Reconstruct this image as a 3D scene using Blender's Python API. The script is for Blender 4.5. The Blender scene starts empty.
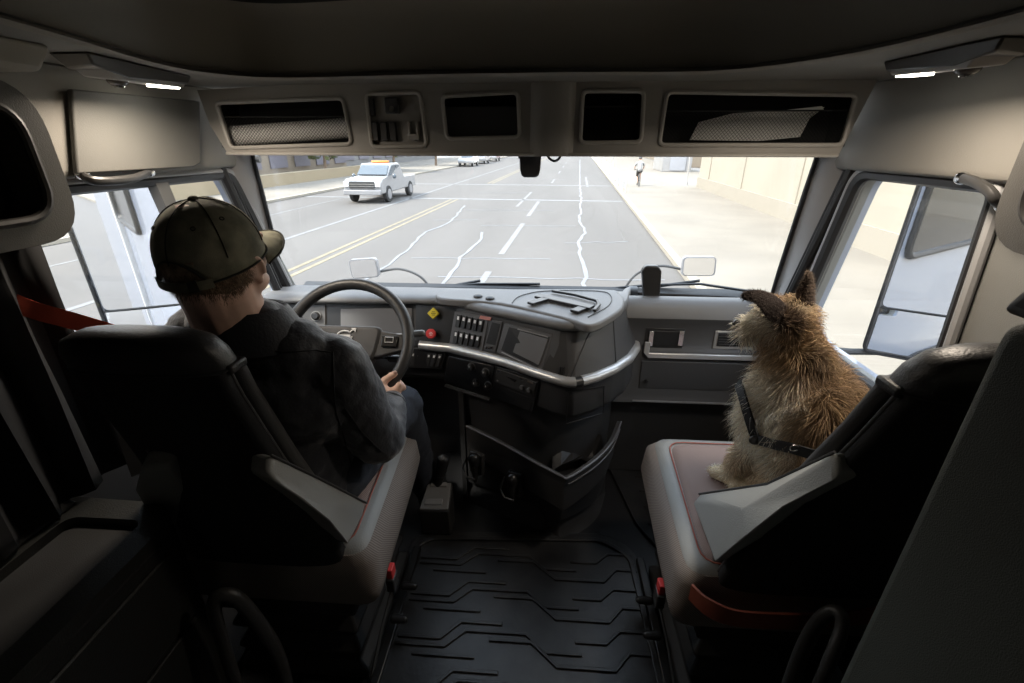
import bpy, math, random
from mathutils import Vector, Matrix, noise
from mathutils.geometry import tessellate_polygon
from mathutils.bvhtree import BVHTree
random.seed(7)
D = bpy.data
COL = bpy.context.scene.collection
V = Vector
# ---------------------------------------------------------------- camera model
FPX = 455.0
TH = math.atan(198.5 / FPX)      # pitch down
PS = math.atan(.0665)            # yaw to the left
EYE = V((0, 0, 1.5))
ct, st, cp, sp = math.cos(TH), math.sin(TH), math.cos(PS), math.sin(PS)
FW = V((-sp*ct, cp*ct, -st)); RT = V((cp, sp, 0)); UP = V((-sp*st, cp*st, ct))

def ray(px, py):
    return FW + RT*((px-512)/FPX) + UP*((341.5-py)/FPX)
def W(px, py, X=None, Y=None, Z=None):
    "point of the place seen at a photo pixel, on a plane x, y or z = const"
    d = ray(px, py)
    if X is not None: t = X/d.x
    elif Y is not None: t = Y/d.y
    else: t = (Z-1.5)/d.z
    return EYE + d*t
def WP(px, py, p0, n):
    "same on the plane through p0 with normal n"
    d = ray(px, py); t = (p0-EYE).dot(n)/d.dot(n)
    return EYE + d*t
# street frame
A = math.atan(.0704); GZ = -1.25
def S(lat, al, z=0.0):
    return V((lat*math.cos(A)+al*math.sin(A), -lat*math.sin(A)+al*math.cos(A), GZ+z))

# ---------------------------------------------------------------- materials
MATS = {}
def mat(name, col, rough=.6, metal=0., spec=.5, bump=0., bscale=200., var=0., vscale=4., emit=None, estr=0., sheen=0., coat=0., mix=None, aniso=None):
    if name in MATS: return MATS[name]
    m = D.materials.new(name); m.use_nodes = True
    nt = m.node_tree; N = nt.nodes; L = nt.links
    b = N['Principled BSDF']
    b.inputs['Base Color'].default_value = (*col, 1)
    b.inputs['Roughness'].default_value = rough
    b.inputs['Metallic'].default_value = metal
    b.inputs['Specular IOR Level'].default_value = spec
    if sheen: b.inputs['Sheen Weight'].default_value = sheen
    if coat: b.inputs['Coat Weight'].default_value = coat
    if emit:
        b.inputs['Emission Color'].default_value = (*emit, 1); b.inputs['Emission Strength'].default_value = estr
    tc = N.new('ShaderNodeTexCoord')
    if bump:
        n = N.new('ShaderNodeTexNoise'); n.inputs['Scale'].default_value = bscale; n.inputs['Detail'].default_value = 2
        L.new(tc.outputs['Object'], n.inputs['Vector'])
        bp = N.new('ShaderNodeBump'); bp.inputs['Strength'].default_value = bump; bp.inputs['Distance'].default_value = .002
        L.new(n.outputs['Fac'], bp.inputs['Height']); L.new(bp.outputs['Normal'], b.inputs['Normal'])
    if var:
        n = N.new('ShaderNodeTexNoise'); n.inputs['Scale'].default_value = vscale; n.inputs['Detail'].default_value = 5
        mp = N.new('ShaderNodeMapping')
        if aniso: mp.inputs['Scale'].default_value = aniso
        L.new(tc.outputs['Object'], mp.inputs['Vector']); L.new(mp.outputs['Vector'], n.inputs['Vector'])
        r = N.new('ShaderNodeValToRGB')
        c2 = mix if mix else tuple(min(1, c*(1+var)) for c in col)
        c1 = col if mix else tuple(c*(1-var) for c in col)
        r.color_ramp.elements[0].color = (*c1, 1); r.color_ramp.elements[1].color = (*c2, 1)
        r.color_ramp.elements[0].position = .35; r.color_ramp.elements[1].position = .65
        L.new(n.outputs['Fac'], r.inputs['Fac']); L.new(r.outputs['Color'], b.inputs['Base Color'])
    MATS[name] = m
    return m
def weave(name, c1, c2, scale=180, rough=.9, rot=0.):
    m = mat(name, c1, rough); nt = m.node_tree; N = nt.nodes; L = nt.links; b = N['Principled BSDF']
    tc = N['Texture Coordinate']
    w = N.new('ShaderNodeTexWave'); w.inputs['Scale'].default_value = scale; w.inputs['Distortion'].default_value = 1.5
    w.wave_type = 'BANDS'; w.bands_direction = 'DIAGONAL'
    L.new(tc.outputs['Object'], w.inputs['Vector'])
    r = N.new('ShaderNodeMix'); r.data_type = 'RGBA'
    r.inputs[6].default_value = (*c1, 1); r.inputs[7].default_value = (*c2, 1)
    L.new(w.outputs['Fac'], r.inputs[0]); L.new(r.outputs[2], b.inputs['Base Color'])
    return m
def glass_mat(name, tint=(1, 1, 1), refl=.05):
    m = D.materials.new(name); m.use_nodes = True; nt = m.node_tree; N = nt.nodes; L = nt.links
    N.clear(); o = N.new('ShaderNodeOutputMaterial'); t = N.new('ShaderNodeBsdfTransparent'); g = N.new('ShaderNodeBsdfGlossy')
    t.inputs['Color'].default_value = (*tint, 1); g.inputs['Roughness'].default_value = .03
    mx = N.new('ShaderNodeMixShader'); mx.inputs[0].default_value = refl
    L.new(t.outputs[0], mx.inputs[1]); L.new(g.outputs[0], mx.inputs[2]); L.new(mx.outputs[0], o.inputs['Surface'])
    MATS[name] = m
    return m
def vcol_mat(name, rough=.85, sheen=0.):
    m = mat(name, (.5, .5, .5), rough); N = m.node_tree.nodes
    a = N.new('ShaderNodeVertexColor'); a.layer_name = 'Col'
    m.node_tree.links.new(a.outputs['Color'], N['Principled BSDF'].inputs['Base Color'])
    return m

BLK = mat('black_plastic', (0.036, 0.036, 0.037), .45, bump=.25, bscale=500)
BLK2 = mat('satin_black', (0.018, 0.018, 0.019), .35)
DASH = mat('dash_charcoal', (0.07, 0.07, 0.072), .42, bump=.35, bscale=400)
DASHT = mat('dash_lit_grey', (0.15, 0.15, 0.152), .5, bump=.3, bscale=400)  # paler copy of the charcoal: windscreen daylight on the top is painted in
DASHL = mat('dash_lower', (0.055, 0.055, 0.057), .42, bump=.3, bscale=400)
SILV = mat('silver_trim', (0.5, 0.5, 0.5), .32, metal=.55)
SHELL = mat('seat_shell_black', (.008, .008, .009), .8, bump=.3, bscale=600)
LEATH = mat('black_leather', (.02, .02, .021), .42, bump=.4, bscale=250)
VINYL = mat('grey_vinyl', (.27, .275, .265), .5, bump=.35, bscale=300)
VINYLD = mat('charcoal_vinyl', (.06, .06, .062), .45, bump=.35, bscale=300)
TWEED = weave('brown_tweed', (.20, .14, .125), (.31, .245, .225), 110)
TWEEDG = weave('grey_tweed', (.13, .11, .10), (.27, .235, .21), 90)
HEAD = mat('header_grey', (0.3, 0.285, 0.262), .55, bump=.3, bscale=300)
HEADR = mat('header_rim', (0.4, 0.38, 0.35), .45)
CEIL = mat('ceiling_fabric', (0.3, 0.275, 0.235), .9, bump=.4, bscale=500)
CEILL = mat('ceiling_panel', (0.24, 0.228, 0.205), .8, bump=.3, bscale=400)
WALLM = mat('cab_trim', (0.2, 0.2, 0.19), .6, bump=.3, bscale=400)
PILL = mat('pillar_trim', (.33, .33, .335), .45, bump=.2, bscale=300)
RUB = mat('rubber_seal', (.012, .012, .013), .5)
FLOORM = mat('floor_rubber', (.012, .012, .013), .45, bump=.3, bscale=300)
MATM = mat('mat_rubber', (0.02, 0.02, 0.0205), .38, bump=.3, bscale=60, var=.5, vscale=9)
GREENG = mat('closet_vinyl', (0.045, 0.05, 0.043), .75, bump=.5, bscale=500)
REDP = mat('red_plastic', (.65, .05, .05), .4)
YELP = mat('yellow_plastic', (.75, .6, .05), .4)
ORNG = mat('orange_webbing', (0.8, 0.12, 0.06), .7, bump=.4, bscale=500)
RUST = mat('rust_band', (.22, .055, .03), .6)
SCREEN = mat('screen_glass', (.02, .02, .022), .08, spec=.8)
SCREENG = mat('screen_matte', (.16, .16, .165), .25)
WHT = mat('white_mark', (.8, .8, .8), .5)
MIRR = mat('mirror_glass', (.9, .92, .95), .02, metal=1.)
HOUS = mat('mirror_housing', (0.25, 0.25, 0.26), .35)
PAINT = mat('cab_paint', (0.3, 0.33, 0.4), .25, coat=.6)
HOODM = mat('hood_paint', (0.42, 0.42, 0.43), .25, coat=.5)
GLASS = glass_mat('window_glass', (.96, .97, .97), .04)
LAMPM = mat('lamp_lens', (.9, .9, .85), .4, emit=(1, .94, .82), estr=6)
NETM = mat('net_cord', (.02, .02, .02), .7)
PAPER = mat('white_paper', (.88, .87, .85), .7)
JACK = mat('navy_jacket', (0.01, 0.0115, 0.017), .6, bump=.5, bscale=160, sheen=.3)
SEAM = mat('jacket_seam', (.008, .009, .012), .7)
JEAN = mat('blue_jeans', (0.028, 0.032, 0.042), .9, bump=.6, bscale=400)
SKIN = mat('skin', (.68, .44, .34), .5, var=.12, vscale=25)
HAIR = mat('short_hair', (0.27, 0.19, 0.12), .7, bump=1., bscale=700, var=.5, vscale=60)
CAPM = mat('olive_cap', (0.12, 0.118, 0.085), .9, bump=.6, bscale=900, var=.4, vscale=22, mix=(.26, .25, .18))
CAPD = mat('cap_stitching', (.02, .02, .014), .9)
CURT = mat('curtain_cloth', (.008, .008, .009), .9)
WEB = mat('grey_webbing', (.06, .06, .06), .7)
CABN = mat('cabinet_plastic', (0.013, 0.0135, 0.012), .5, bump=.5, bscale=350)
CHROM = mat('chrome', (.7, .7, .7), .15, metal=1.)
# outdoors
ASPH = mat('asphalt', (0.105, 0.097, 0.09), .9, var=.08, vscale=.35, aniso=(1, .12, 1))
WALK = mat('concrete_walk', (0.19, 0.17, 0.142), .9, var=.08, vscale=.5)
LINEW = mat('road_paint_white', (0.17, 0.168, 0.168), .8, var=.12, vscale=3)
LINEY = mat('road_paint_yellow', (0.19, 0.16, 0.105), .8, var=.1, vscale=3)
TAR = mat('crack_sealer_pale', (0.15, 0.155, 0.165), .5, var=.15, vscale=2)
CREAM = mat('cream_wall', (0.32, 0.29, 0.235), .9, var=.06, vscale=.3)
CREAMB = mat('wall_footing', (0.29, 0.262, 0.215), .9)
BEIGE = mat('beige_stone', (0.2, 0.165, 0.125), .9, var=.08, vscale=.4)
LILAC = mat('lilac_panel', (0.14, 0.132, 0.155), .6)
GREYB = mat('grey_render', (0.18, 0.175, 0.17), .9)
LEAF = mat('leaf_green', (0.1, 0.115, 0.045), .9, var=.4, vscale=3)
BARK = mat('bark', (.20, .15, .11), .9)
TRKW = mat('truck_white', (0.27, 0.27, 0.275), .3, coat=.5)
TYRE = mat('tyre', (.03, .03, .03), .8)
GLSD = mat('dark_glass', (.10, .12, .14), .1)
ORB = mat('orange_beacon', (.8, .25, .05), .4)

# ---------------------------------------------------------------- mesh builder
ORG = {}
def frame(o, x, z):
    "matrix with x, z axes (z = outwards)"
    x = V(x).normalized(); z = V(z); z = (z - x*z.dot(x)).normalized(); y = z.cross(x)
    return Matrix(((x.x, y.x, z.x, o[0]), (x.y, y.y, z.y, o[1]), (x.z, y.z, z.z, o[2]), (0, 0, 0, 1)))
class MB:
    def __init__(s): s.v = []; s.f = []; s.mi = []; s.k = 0
    def add(s, vs, fs, M=None):
        b = len(s.v)
        s.v += [(M @ V(p)) if M else V(p) for p in vs]
        s.f += [tuple(b+i for i in f) for f in fs]; s.mi += [s.k]*len(fs)
        return s
    def box(s, c, d, M=None):
        x, y, z = (a/2 for a in d); vs = [V((sx*x, sy*y, sz*z))+V(c) for sx in (-1, 1) for sy in (-1, 1) for sz in (-1, 1)]
        return s.add(vs, [(0, 1, 3, 2), (4, 6, 7, 5), (0, 4, 5, 1), (2, 3, 7, 6), (0, 2, 6, 4), (1, 5, 7, 3)], M)
    def hexa(s, bot, top):
        "8-corner solid from two quads in the same turn"
        n = len(bot); vs = [V(p) for p in bot]+[V(p) for p in top]
        return s.add(vs, [tuple(range(n-1, -1, -1)), tuple(range(n, 2*n))]+[(i, (i+1) % n, n+(i+1) % n, n+i) for i in range(n)])
    def slab(s, pts, off):
        "polygon thickened by the vector off"
        return s.hexa(pts, [V(p)+V(off) for p in pts])
    def loft(s, rings, closed=True, caps=True, loop=False):
        n = len(rings[0]); vs = [V(p) for r in rings for p in r]; fs = []
        m = len(rings)
        for i in range(m if loop else m-1):
            j2 = (i+1) % m
            for j in range(n if closed else n-1):
                k = (j+1) % n
                fs.append((i*n+j, i*n+k, j2*n+k, j2*n+j))
        if caps and closed and not loop: fs += [tuple(range(n-1, -1, -1)), tuple((m-1)*n+i for i in range(n))]
        return s.add(vs, fs)
    def tube(s, path, r, n=10, loop=False, flat=None):
        path = [V(p) for p in path]; m = len(path); rings = []; up = None
        for i, p in enumerate(path):
            if loop: t = path[(i+1) % m]-path[i-1]
            else: t = path[min(i+1, m-1)]-path[max(i-1, 0)]
            t.normalize()
            if up is None: up = V((0, 0, 1)) if abs(t.z) < .9 else V((1, 0, 0))
            a = (up - t*up.dot(t)).normalized(); up = a; b = t.cross(a)
            rr = r[i] if isinstance(r, (list, tuple)) else r
            f1, f2 = (flat if flat else (1, 1))
            rings.append([p + a*(rr*f1*math.cos(2*math.pi*k/n)) + b*(rr*f2*math.sin(2*math.pi*k/n)) for k in range(n)])
        return s.loft(rings, loop=loop)
    def ribbon(s, path, w, th, nrm):
        "flat band; w along nrm x tangent, th along nrm"
        path = [V(p) for p in path]; m = len(path); rings = []
        for i, p in enumerate(path):
            t = (path[min(i+1, m-1)]-path[max(i-1, 0)]).normalized()
            nn = V(nrm[i]) if isinstance(nrm, list) else V(nrm)
            nn = (nn - t*nn.dot(t)).normalized(); b = t.cross(nn)
            rings.append([p+b*w/2, p+b*w/2+nn*th, p-b*w/2+nn*th, p-b*w/2])
        return s.loft(rings)
    def ell(s, c, r, M=None, nu=20, nv=12, q=1.0):
        vs = []; fs = []
        for i in range(1, nv):
            th = math.pi*i/nv
            for j in range(nu):
                ph = 2*math.pi*j/nu
                vs.append((c[0]+r[0]*math.sin(th)*math.cos(ph), c[1]+r[1]*math.sin(th)*math.sin(ph), c[2]+r[2]*math.cos(th)))
        vs += [(c[0], c[1], c[2]+r[2]), (c[0], c[1], c[2]-r[2])]; a = (nv-1)*nu
        for i in range(nv-2):
            for j in range(nu): k = (j+1) % nu; fs.append((i*nu+j, (i+1)*nu+j, (i+1)*nu+k, i*nu+k))
        for j in range(nu): k = (j+1) % nu; fs.append((a, j, k)); fs.append((a+1, (nv-2)*nu+k, (nv-2)*nu+j))
        return s.add(vs, fs, M)
    def cap(s, p, q, r1, r2=None, n=14, sx=1., ax=None):
        "tapered capsule from p to q"
        p, q = V(p), V(q); r2 = r1 if r2 is None else r2; t = (q-p); L = t.length; t = t/L if L > 1e-6 else V((0, 0, 1))
        a = V(ax) if ax else (V((0, 0, 1)) if abs(t.z) < .9 else V((1, 0, 0)))
        a = (a-t*a.dot(t)).normalized(); b = t.cross(a); rings = []
        def ring(c, r): rings.append([c+a*(r*sx*math.cos(2*math.pi*k/n))+b*(r*math.sin(2*math.pi*k/n)) for k in range(n)])
        for k in range(1, 6): th = math.pi/2*k/5; ring(p-t*(r1*math.cos(th)), max(r1*math.sin(th), 1e-4))
        ring(q, r2)
        for k in range(4, 0, -1): th = math.pi/2*k/5; ring(q+t*(r2*math.cos(th)), r2*math.sin(th))
        return s.loft(rings)
    def cyl(s, p, q, r, r2=None, n=24):
        p, q = V(p), V(q); t = (q-p).normalized(); a = V((0, 0, 1)) if abs(t.z) < .9 else V((1, 0, 0))
        a = (a-t*a.dot(t)).normalized(); b = t.cross(a); r2 = r if r2 is None else r2
        R = lambda c, r: [c+a*(r*math.cos(2*math.pi*k/n))+b*(r*math.sin(2*math.pi*k/n)) for k in range(n)]
        return s.loft([R(p, r), R(q, r2)])
    def plate(s, outer, holes, off):
        "polygon with holes, thickened by the vector off"
        loops = [[V(p) for p in outer]]+[[V(p) for p in h] for h in holes]
        tri = tessellate_polygon(loops); flat = [p for l in loops for p in l]; n = len(flat); off = V(off)
        vs = flat+[p+off for p in flat]
        fs = [tuple(t) for t in tri]+[tuple(n+i for i in reversed(t)) for t in tri]; b = 0
        for l in loops:
            m = len(l)
            for i in range(m): fs.append((b+i, b+(i+1) % m, n+b+(i+1) % m, n+b+i))
            b += m
        return s.add(vs, fs)
    def build(s, name, m, parent=None, bevel=0., smooth=35, sub=0, seg=2, fixn=True, origin=None, mods=None):
        me = D.meshes.new(name)
        if parent is not None: org = ORG[parent.name]
        elif origin is not None: org = V(origin)
        else:
            lo = V([min(p[i] for p in s.v) for i in range(3)]); hi = V([max(p[i] for p in s.v) for i in range(3)])
            org = V(((lo.x+hi.x)/2, (lo.y+hi.y)/2, lo.z))
        me.from_pydata([p-org for p in s.v], [], s.f)
        ms = m if isinstance(m, (list, tuple)) else [m]
        for a in ms: me.materials.append(a)
        if len(ms) > 1: me.polygons.foreach_set('material_index', s.mi)
        me.validate()
        if fixn:
            import bmesh
            bm = bmesh.new(); bm.from_mesh(me); bmesh.ops.recalc_face_normals(bm, faces=bm.faces); bm.to_mesh(me); bm.free()
        o = D.objects.new(name, me); COL.objects.link(o)
        if smooth:
            me.polygons.foreach_set('use_smooth', [True]*len(me.polygons))
            if not sub: me.set_sharp_from_angle(angle=math.radians(smooth))
        if bevel:
            b = o.modifiers.new('bevel', 'BEVEL'); b.width = bevel; b.segments = seg; b.limit_method = 'ANGLE'; b.angle_limit = math.radians(35)
            b.harden_normals = False
        if sub:
            b = o.modifiers.new('sub', 'SUBSURF'); b.levels = sub; b.render_levels = sub
        if parent is not None:
            o.parent = parent; ORG[o.name] = org
            # children are placed in the parent's own frame (parents are never rotated)
        else:
            o.location = org; ORG[o.name] = org
        return o
def tag(o, label=None, cat=None, group=None, kind=None):
    if label: o['label'] = label
    if cat: o['category'] = cat
    if group: o['group'] = group
    if kind: o['kind'] = kind
    return o
def thing(name, label, cat, loc, group=None):
    o = D.objects.new(name, None); COL.objects.link(o); o.location = V(loc); ORG[o.name] = V(loc); o.empty_display_size = .05
    return tag(o, label, cat, group)
def struct(o, label=None): o['kind'] = 'structure'; return tag(o, label)
def rr(pts, r, n=5):
    "round the corners of a 3-D polygon"
    pts = [V(p) for p in pts]; out = []; m = len(pts)
    for i in range(m):
        p, a, b = pts[i], pts[i-1], pts[(i+1) % m]
        ra = r[i] if isinstance(r, (list, tuple)) else r
        da = min(ra, (a-p).length*.48); db = min(ra, (b-p).length*.48)
        if ra <= 0: out.append(p); continue
        A0 = p+(a-p).normalized()*da; B0 = p+(b-p).normalized()*db
        for k in range(n+1):
            t = k/n; out.append(A0*(1-t)**2+p*2*t*(1-t)+B0*t*t)
    return out
def spl(pts, n=6, loop=False):
    "Catmull-Rom through points"
    pts = [V(p) for p in pts]; out = []; m = len(pts)
    for i in range(m if loop else m-1):
        if loop: a, b, c, d = pts[i-1], pts[i], pts[(i+1) % m], pts[(i+2) % m]
        else: a, b, c, d = pts[max(i-1, 0)], pts[i], pts[i+1], pts[min(i+2, m-1)]
        for k in range(n):
            t = k/n; out.append(.5*((2*b)+(c-a)*t+(2*a-5*b+4*c-d)*t*t+(3*b-a-3*c+d)*t**3))
    if not loop: out.append(pts[-1])
    return out
def lerp_tab(tab, x):
    if x <= tab[0][0]: return tab[0][1]
    for (x0, y0), (x1, y1) in zip(tab, tab[1:]):
        if x <= x1: return y0+(y1-y0)*(x-x0)/(x1-x0)
    return tab[-1][1]
# ================================================================ CAB SHELL
XL, XR = -1.12, .98
# floor, rear wall, roof
m = MB(); m.box((-.07, .55, -.03), (2.3, 3.2, .06)); fl = struct(m.build('floor', FLOORM))
m = MB(); m.box((-.07, -.95, .85), (2.3, .06, 1.9)); struct(m.build('wall_rear', mat('rear_trim', (.55, .53, .50), .9)))
# firewall
m = MB(); m.box((-.07, 1.98, .42), (2.3, .06, .84)); struct(m.build('wall_front', BLK))

def side_wall(name, X, off, wf, holes):
    # outline of the cab side: rear, roof, sloping windscreen post, floor
    o = [V((X, -.98, 0)), V((X, -.98, 1.9)), V((X, 1.5, 1.9)), V((X, 1.66, 1.47)), V((X, 1.95, .88)), V((X, 2.0, 0))]
    m = MB(); m.plate(o, holes, (off, 0, 0)); w = struct(m.build(name, WALLM)); return w
def hole_pts(X, pts, r=.07): return rr([V((X, y, z)) for y, z in pts], r)
# window openings (Y, Z)
LT = W(228, 173, X=XL); LB = W(292, 300, X=XL)
LH = [(.77, 1.06), (.77, LT.z+.005), (LT.y, LT.z), (LB.y-.02, .90), (LB.y-.10, .86)]
RT_ = W(862, 172, X=XR); RB = W(806, 292, X=XR); RR1 = W(1003, 190, X=XR); RR2 = W(957, 335, X=XR)
RH = [(RR2.y-.01, .84), (RR1.y, RR1.z+.01), (RT_.y, RT_.z), (RB.y, .90), (RB.y-.08, .84)]
lh = hole_pts(XL, LH, [.04, .05, .05, .03, .05]); rh = hole_pts(XR, RH, [.04, .04, .06, .03, .05])
side_wall('wall_left', XL, -.05, None, [lh]); side_wall('wall_right', XR, .05, None, [rh])
for nm, X, h, s in (('window_1', XL, lh, -1), ('window_2', XR, rh, 1)):
    m = MB(); m.slab([p+V((s*.022, 0, 0)) for p in h], (s*.005, 0, 0)); g = struct(m.build(nm, GLASS))
    m = MB(); m.tube([p+V((-s*.004, 0, 0)) for p in h], .02, 8, loop=True); m.build('rubber_seal', RUB, g)
    m = MB(); c = V((X, sum(p.y for p in h)/len(h), sum(p.z for p in h)/len(h)))
    m.tube([V((X-s*.012, *(c+(p-c)*1.035)[1:])) for p in h], .012, 8, loop=True); m.build('seal_bead', PILL, g)
# vent window divider of the left door
a, b = W(150, 181, X=XL-.01), W(186, 262, X=XL-.01)
d = (b-a); b = a+d*3.0
m = MB(); m.ribbon([a+V((.0, 0, .03)), b], .045, .03, (1, 0, 0)); struct(m.build('trim_1', mat('divider_trim', (.09, .09, .092), .4)))
# exterior skin of the cab, seen in the door mirrors
for nm, X, s, h in (('cab_side_left', XL-.05, -1, lh), ('cab_side_right', XR+.05, 1, rh)):
    o = [V((X, -2.6, -.75)), V((X, -2.6, 1.9)), V((X, 1.45, 1.9)), V((X, 1.62, 1.5)), V((X, 1.95, .82)), V((X, 2.0, -.75))]
    m = MB(); m.plate(o, [h if False else [V((X, p.y, p.z)) for p in h]], (s*.02, 0, 0)); k = struct(m.build(nm, PAINT))
    ya, yb = (-.9, -.1) if s < 0 else (.12, 1.0)
    q = rr([V((X+s*.02, y, z)) for y, z in ((ya, .99), (ya, 1.55), (yb, 1.55), (yb, .99))], .08)
    m = MB(); m.slab(q, (s*.01, 0, 0)); m.build('side_pane', mat('tinted_pane', (.012, .012, .014), .15), k)
    m = MB(); m.tube([p+V((s*.008, 0, 0)) for p in q], .018, 8, loop=True); m.build('pane_seal', RUB, k)

for nm, X, s in (('trim_7', XL, 1), ('trim_8', XR, -1)):
    m = MB(); m.box((X+s*.012, 1.05, .41), (.022, 1.8, .82)); struct(m.build(nm, BLK, bevel=.004))
# windscreen
WTL, WTR = V((-1.035, 1.68, 1.47)), V((.895, 1.68, 1.47))
WBL, WBR = W(286, 288, Y=1.93), W(772, 291, Y=1.93)
WBL = V((WBL.x, 1.93, .885)); WBR = V((WBR.x, 1.93, .885))
out = V((0, .6, .3)).normalized()
m = MB(); rows = []
for t in (0, .25, .5, .75, 1):
    r = []
    for k in range(13):
        u = k/12; p = (WTL.lerp(WTR, u)).lerp(WBL.lerp(WBR, u), t); p = p+V((0, .07*(1-(2*u-1)**2), 0)); r.append(p)
    rows.append(r)
n = 13; vs = [p for r in rows for p in r]+[p+out*.006 for r in rows for p in r]; fs = []
for i in range(4):
    for j in range(12):
        q = (i*n+j, i*n+j+1, (i+1)*n+j+1, (i+1)*n+j); fs += [q, tuple(65+x for x in reversed(q))]
m.add(vs, fs); ws = struct(m.build('window_3', GLASS, fixn=False))
per = rows[0]+[r[-1] for r in rows[1:]]+rows[-1][::-1][1:]+[r[0] for r in rows[::-1]][1:-1]
m = MB(); m.tube(per, .009, 8, loop=True); m.build('rubber_seal', RUB, ws)
# cowl gutter under the glass
m = MB(); m.hexa([V((-1.12, 1.86, .80)), V((.98, 1.86, .80)), V((.98, 2.04, .80)), V((-1.12, 2.04, .80))],
                 [V((-1.12, 1.86, .855)), V((.98, 1.86, .855)), V((.98, 2.04, .895)), V((-1.12, 2.04, .895))])
struct(m.build('trim_2', RUB))

# windscreen posts: trim between glass edge and door window
def post(name, T, B, s, XW):
    m = MB(); rings = []
    for t in [i/8 for i in range(-1, 10)]:
        e = T.lerp(B, t); w = .075+.02*t
        dx = abs(XW-e.x)
        p0 = e+V((0, .012, 0)); p1 = e+V((s*.012, -.022, 0)); p2 = e+V((s*(dx*.5), -.05, 0)); p3 = V((XW-s*.002, e.y-w, e.z)); p4 = V((XW+s*.03, e.y-w, e.z)); p5 = V((XW+s*.03, e.y+.03, e.z))
        rings.append([p0, p1, p2, p3, p4, p5])
    m.loft(rings); o = struct(m.build(name, PILL, smooth=60, bevel=.004)); return o
pl = post('trim_3', WTL, WBL, -1, XL); pr = post('trim_4', WTR, WBR, 1, XR)
# dark sealing strips running down each post
for p, T, B, s, XW in ((pl, WTL, WBL, -1, XL), (pr, WTR, WBR, 1, XR)):
    for k, (dy, r) in enumerate(((-.105, .016), (-.075, .007))):
        a = V((XW-s*.012, T.y+dy, T.z+.02)); b = V((XW-s*.012, B.y+dy-.02, B.z-.05))
        m = MB(); m.tube([a, b], r, 8); m.build('door_seal', RUB, p)
    m = MB(); a = B+V((s*.012, -.03, .02)); m.box(a, (.016, .02, .03)); m.build('clip', RUB, p, bevel=.003)

# side headers above the door windows
for nm, X, s in (('trim_5', XL, -1), ('trim_6', XR, 1)):
    m = MB(); prof = [(0, 1.418), (-.035, 1.425), (-.045, 1.445), (-.045, 1.66), (0, 1.66)]
    m.loft([[V((X-s*-a, y, z)) if False else V((X+s*a, y, z)) for a, z in prof] for y in (-.4, .3, .9, 1.3, 1.66)])
    struct(m.build(nm, CEILL, bevel=.006))

# ================================================================ CEILING
low = spl([(-.70, .2, 0), (-.74, .55, 0), (-.80, .85, 0), (-.86, 1.10, 0), (-.84, 1.27, 0), (-.70, 1.36, 0), (-.3, 1.325, 0), (.1, 1.31, 0), (.38, 1.315, 0), (.52, 1.22, 0), (.61, 1.05, 0), (.64, .80, 0), (.64, .55, 0), (.62, .2, 0)], 5)
cx = V((-.07, .5, 0)); m = MB(); rings = []
for dz, ins in ((0, .012), (-.006, .0), (0, -.012), (.02, -.018), (.07, -.02), (.125, -.012), (.15, .01), (.155, .05)):
    rings.append([V((p.x+(p-cx).normalized().x*(-ins), p.y-(p-cx).normalized().y*ins, 1.66+dz)) for p in low])
m.loft(rings, closed=False, caps=False)
cl = struct(m.build('ceiling', CEIL, smooth=80, fixn=False))
m = MB(); m.box((-.07, .4, 1.835), (2.2, 3.0, .04)); m.build('roof_panel', mat('roof_dark', (.012, .011, .01), .9), cl)
# flat ledge from the lip out to the walls
bx = lambda p: V((max(XL-.02, min(XR+.02, p.x)), max(.2, min(1.62, p.y)), 1.662))
outer = []
for p in low:
    q = (p-V((-.07, .2, 0))); k = min(1.07/abs(q.x) if abs(q.x) > 1e-3 else 99, 1.45/q.y if q.y > 1e-3 else 99); q = V((-.07, .2, 0))+q*k
    outer.append(V((q.x, q.y, 1.66)))
m = MB(); a = [V((p.x, p.y, 1.66)) for p in low]
m.loft([a, outer], closed=False, caps=False); m.loft([[p+V((0, 0, .01)) for p in a], [p+V((0, 0, .01)) for p in outer]], closed=False, caps=False)
m.build('ledge_panel', CEILL, cl, smooth=0, fixn=False)
m = MB(); m.box((-1.0, -.1, 1.665), (.6, .7, .01)); m.box((.86, -.1, 1.665), (.6, .7, .01)); m.build('ledge_panel', CEILL, cl)

# ================================================================ OVERHEAD CONSOLE
HY = 1.5; HC = thing('overhead_console', 'grey overhead console with netted pockets across the top of the windscreen', 'overhead console', (-.07, HY, 1.46))
def hp(x, y): return W(x, y, Y=HY)
outer = [hp(197, 90), hp(300, 82), hp(450, 77), hp(575, 75), hp(720, 76), hp(878, 79), hp(862, 110), hp(838, 156), hp(700, 154), hp(545, 153), hp(400, 153), hp(228, 154), hp(210, 125)]
outer = [V((p.x, HY, min(p.z, 1.66))) for p in outer]
holes_px = [[(216, 103), (343, 98), (352, 144), (231, 148)], [(366, 94), (420, 92), (427, 146), (372, 147)], [(442, 96.5), (518, 92), (520, 137), (447, 139)],
            [(583, 91), (644, 91), (641, 142), (580, 143)], [(667, 92), (857, 95), (842, 145), (659, 145)]]
holes = [rr([hp(*p) for p in h], .018) for h in holes_px]
m = MB(); m.plate(outer, holes, (0, .016, 0)); m.build('face_panel', HEAD, HC, bevel=.003)
for h in holes:
    c = sum(h, V())/len(h)
    m = MB(); m.tube([p+V((0, -.002, 0)) for p in h], .006, 8, loop=True); m.build('pocket_rim', HEADR, HC)
m = MB()
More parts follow.
